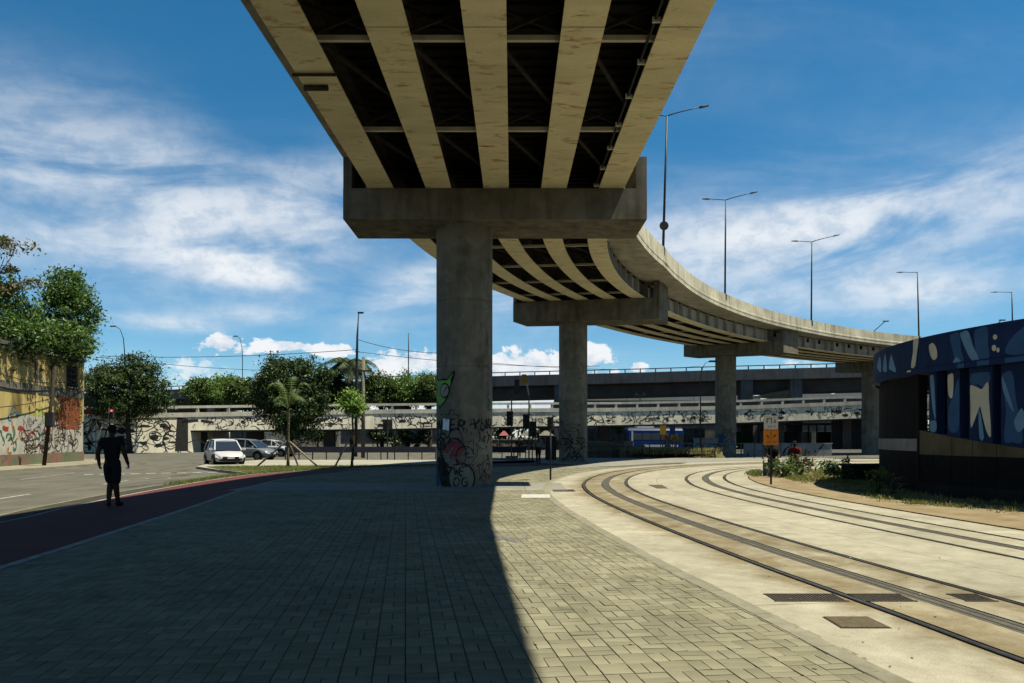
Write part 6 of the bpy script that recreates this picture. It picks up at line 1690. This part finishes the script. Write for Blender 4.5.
# curved stone wall and posts before the bus
t = thing('stone_wall', 'low curved brown stone wall right of the second pier', 'wall', (8, 62, -.1)); rings = []
for k in range(15):
    q = k / 14; x = 5.2 + 5.8 * q; y = 61.5 + 1.6 * math.sin(q * 2.6); zt = 1.22 - .75 * q ** 3
    rings.append([(x, y - .25, -.2), (x, y - .22, zt - .1), (x, y - .1, zt), (x, y + .1, zt), (x, y + .25, -.2)])
MB().loft(rings).build('wall', 'hedge_wall', t)
MB().loft([[(x[2][0], x[2][1] - .02, x[2][2] + .004), (x[3][0], x[3][1] + .06, x[3][2] + .004), (x[3][0], x[3][1] + .06, x[3][2] + .06), (x[2][0], x[2][1] - .02, x[2][2] + .06)] for x in rings]).build('coping', 'kerb', t)
p = AT(628.5, 446, 59); t = thing('stone_post', 'square sandy stone post at the end of the curved wall', 'post', (p.x, 59, -.1)); MB().box((p.x, 59, .55), (.62, .6, 1.3)).build('shaft', 'stone_post', t); MB().box((p.x, 59, 1.24), (.72, .7, .1)).build('cap', 'stone_post', t)
mb = MB(); mb.add([(8.5, 57.9, -.1), (16.8, 57.9, -.1), (17.5, 63, .55), (9, 63.5, .55), (9, 66, -.2), (17.5, 66, -.2)], [(0, 1, 2, 3), (3, 2, 5, 4)]); mb.build('grass_bank', 'grass_soil', kind='structure')
# pale walls right of the third pier and behind
def panel_wall(label, px0, px1, yt, d, m, n, zb=-.2, graf=None, seed=1):
    a, b = AT(px0, yt, d), AT(px1, yt, d); t = thing('wall', label, 'wall', (a.x, d, zb), group='walls under the bridges')
    for k in range(n):
        x0 = a.x + (b.x - a.x) * k / n; x1 = a.x + (b.x - a.x) * (k + 1) / n - .02
        MB().prism([(x0, d), (x1, d), (x1, d + .2), (x0, d + .2)], zb, a.z).build('panel', m, t)
    MB().box(((a.x + b.x) / 2, d + .1, a.z + .05), (b.x - a.x + .1, .3, .09)).build('coping', m, t)
    if graf:
        r_ = random.Random(seed); mbs = {}
        for g_ in graf:
            mb = MB()
            for _ in range(int((b.x - a.x) * 1.6)): squiggle(mb, r_.uniform(a.x + .3, b.x - .3), r_.uniform(max(zb + .3, .2), a.z - .4), .8, .14, lambda u, v: (min(max(u, a.x), b.x), d - .012 - .004 * graf.index(g_), min(max(v, zb + .02), a.z - .02)), r_, 5)
            mb.build('graffiti', g_, t, kind='stuff')
panel_wall('white wall with blue graffiti left of the third pier', 694, 727, 439, 67.5, 'white_wall', 4, graf=['spray_blue', 'ink'], seed=2)
panel_wall('pale ramp wall right of the third pier behind the seated people', 744, 832, 444, 69, 'white_wall', 7, graf=['ink'], seed=3)
panel_wall('long wall with pink and white graffiti seen under the bridge at left', 262, 340, 429, 121, 'wall_white', 9, graf=['spray_pink', 'spray_white', 'ink'], seed=4)
panel_wall('pale wall seen under the bridge between the first and second piers', 478, 560, 440, 112, 'wall_white', 8, graf=['spray_pink', 'ink'], seed=5)
panel_wall('dark wall under the bridge at the right end', 832, 905, 420, 108, 'base_grey', 6)
panel_wall('grey wall seen under the bridge behind the bus', 585, 705, 429, 124, 'wall_grey', 10, graf=['ink'], seed=6)
# stalls between the piers
def stall(label, px, d, w, m):
    c = AT(px, 440, d); t = thing('market_stall', label, 'stall', (c.x, d, -.2), group='stalls between the piers')
    MB().add([(c.x - w / 2, d - .8, 1.75), (c.x + w / 2, d - .8, 1.75), (c.x + w / 2, d + .8, 1.75), (c.x - w / 2, d + .8, 1.75), (c.x - w * .1, d, 2.25), (c.x + w * .1, d, 2.25)], [(0, 1, 5, 4), (2, 3, 4, 5), (1, 2, 5), (3, 0, 4), (3, 2, 1, 0)]).build('canopy', m, t)
    for s in (-1, 1):
        for y in (-.7, .7): MB().box((c.x + s * w * .45, d + y, .78), (.05, .05, 1.95)).build('leg', 'pole_metal', t)
    MB().box((c.x, d, .65), (w * .8, .9, .08)).build('counter', 'white_wall', t)
stall('small reddish canopy stall right of the first pier', 504, 80, 1.1, 'spray_pink'); stall('pale canopy stall beside the reddish one', 528, 84, 2.0, 'wall_grey'); stall('grey canopy stall behind the thin black signal post', 546, 76, 1.6, 'wall_grey')
# market sheds under the bridge on the right
t = thing('shed', 'open market shed with thin posts under the bridge right of the third pier', 'shed', (40, 112, -.2)); a, b = AT(735, 426, 116), AT(835, 426, 116)
MB().box(((a.x + b.x) / 2, 116, 3.6), (b.x - a.x, 6, .25)).build('roof', 'wall_grey', t)
for k in range(13): MB().box((a.x + .2 + (b.x - a.x - .4) * k / 12, 113.2, 1.6), (.16, .16, 3.7)).build('post', 'fence_dark', t)
for k, (px, w, mm) in enumerate(((742, 2.2, 'green_panel'), (765, 1.6, 'white_wall'), (789, 2.4, 'fence_dark'), (805, 1.8, 'white_wall'), (824, 2.0, 'fence_dark'))):
    x = (px - 512) / F_PX * 114.5; MB().box((x, 114.6, 1.3), (w, .8, 2.2)).build('stall_panel', mm, t)
# white roofed halls far behind
def hall(label, px0, px1, yt, d, depth, roof_m, wall_m='wall_grey', rise=1.6):
    a, b = AT(px0, yt, d), AT(px1, yt, d); t = thing('warehouse', label, 'building', (a.x, d, -.2), group='halls behind the bridges'); zt = a.z - rise
    MB().prism([(a.x, d), (b.x, d), (b.x, d + depth), (a.x, d + depth)], -.3, zt).build('walls', wall_m, t)
    n = max(3, int((b.x - a.x) / 16))
    for k in range(n):
        x0 = a.x + (b.x - a.x) * k / n; x1 = a.x + (b.x - a.x) * (k + 1) / n - .1; rings = []
        for y in (d - .6, d + depth + .6): rings.append([(x0 + (x1 - x0) * j / 8, y, zt + .05 + rise * (.55 + .4 * math.sin(math.pi * j / 8))) for j in range(9)] + [(x1, y, zt + .02), (x0, y, zt + .02)])
        MB().loft(rings).build('vault', roof_m, t)
    for k in range(n * 2):
        x = a.x + (b.x - a.x) * (k + .5) / (n * 2); MB().box((x, d - .04, zt * .62), (2.2, .06, 1.2)).build('window', 'car_glass', t)
hall('long white vaulted hall beyond the bridges, between second and third piers', 560, 760, 393.5, 165, 40, 'white_roof')
hall('white vaulted hall beyond the bridges near the round building', 795, 905, 391, 150, 30, 'white_roof')
hall('grey hall beyond the trees at far left', -60, 170, 412, 170, 30, 'roof_grey')
hall('low grey hall behind the trees left of the first pier', 180, 470, 410, 185, 30, 'roof_grey')
# wood far off
g = np.random.default_rng(8); cs = []
for k in range(90):
    x = -220 + k * 6; cs.append((x, 215 + 8 * math.sin(k), 4.5, 5, 5, 5 + 2 * math.sin(k * 1.7)))
V, Fq, _ = leaf_cloud(cs, 14000, 1.5, 81); o = obj('far_wood', np_mesh('far_wood', V, Fq), 'leaf_dark'); o['kind'] = 'stuff'; o['label'] = 'distant belt of dark trees closing the view'; o['category'] = 'wood'
t = thing('floodlight', 'pair of floodlights on a bracket above the low bridge railing', 'floodlight', AT(640, 402, 104))
c = AT(640, 396, 104)
MB().tube([AT(640, 402.5, 104), c], .06, 6).build('stem', 'pole_dark', t); MB().box(c, (1.2, .1, .1)).build('bracket', 'pole_dark', t)
for s in (-.5, .5): MB().box(c + Vector((s, -.1, .22)), (.45, .3, .35)).build('lamp', 'pole_dark', t)

# manhole covers and a dark patch on the road, bits of litter on the paving
for px, py, r_, lab in ((141, 463.2, .45, 'round iron manhole cover on the road beyond the walking man'), (158, 478.5, .40, 'round iron manhole cover on the near lane right of the walking man')):
    p = G(px, py, Z_ROAD); t = thing('manhole_cover', lab, 'manhole', p, group='manhole covers')
    MB().lathe((p.x, p.y, 0), [(r_ + .12, Z_ROAD + .002), (r_ + .12, Z_ROAD + .008), (r_, Z_ROAD + .008), (r_, Z_ROAD + .002)], 24).build('frame', 'concrete_strip', t); MB().lathe((p.x, p.y, 0), [(r_ - .005, Z_ROAD + .002), (r_ - .005, Z_ROAD + .012)], 24).build('lid', 'hatch_iron', t)
g = random.Random(12); m = MB()
for _ in range(170):
    y = 4.9 + 22 * g.random() ** 1.6; x = g.uniform(-.66 * y, .62 * y)
    if x < lx(y) + .1 or x > 7.5: continue
    s_ = g.uniform(.008, .028); a = g.uniform(0, 6.28); c, sn = math.cos(a) * s_, math.sin(a) * s_
    m.add([(x - c, y - sn, .006), (x + sn * .6, y - c * .6, .008), (x + c, y + sn, .012), (x - sn * .6, y + c * .6, .007)], [(0, 1, 2, 3)])
o = m.build('litter', 'old_sidewalk', kind='stuff'); o['label'] = 'dry leaves and grit scattered over the paving'; o['category'] = 'litter'
m = MB(); g = random.Random(3)
for _ in range(8): squiggle(m, G(492 + g.uniform(0, 24), 538).x, G(0, 538 + g.uniform(-1, 1)).y, .35, .03, lambda u, v: (u, v, .0075), g, 5)
m.build('chalk_scribble', 'chalk', kind='structure')

for o in bpy.data.objects:
    if 'world' in o.keys(): del o['world']
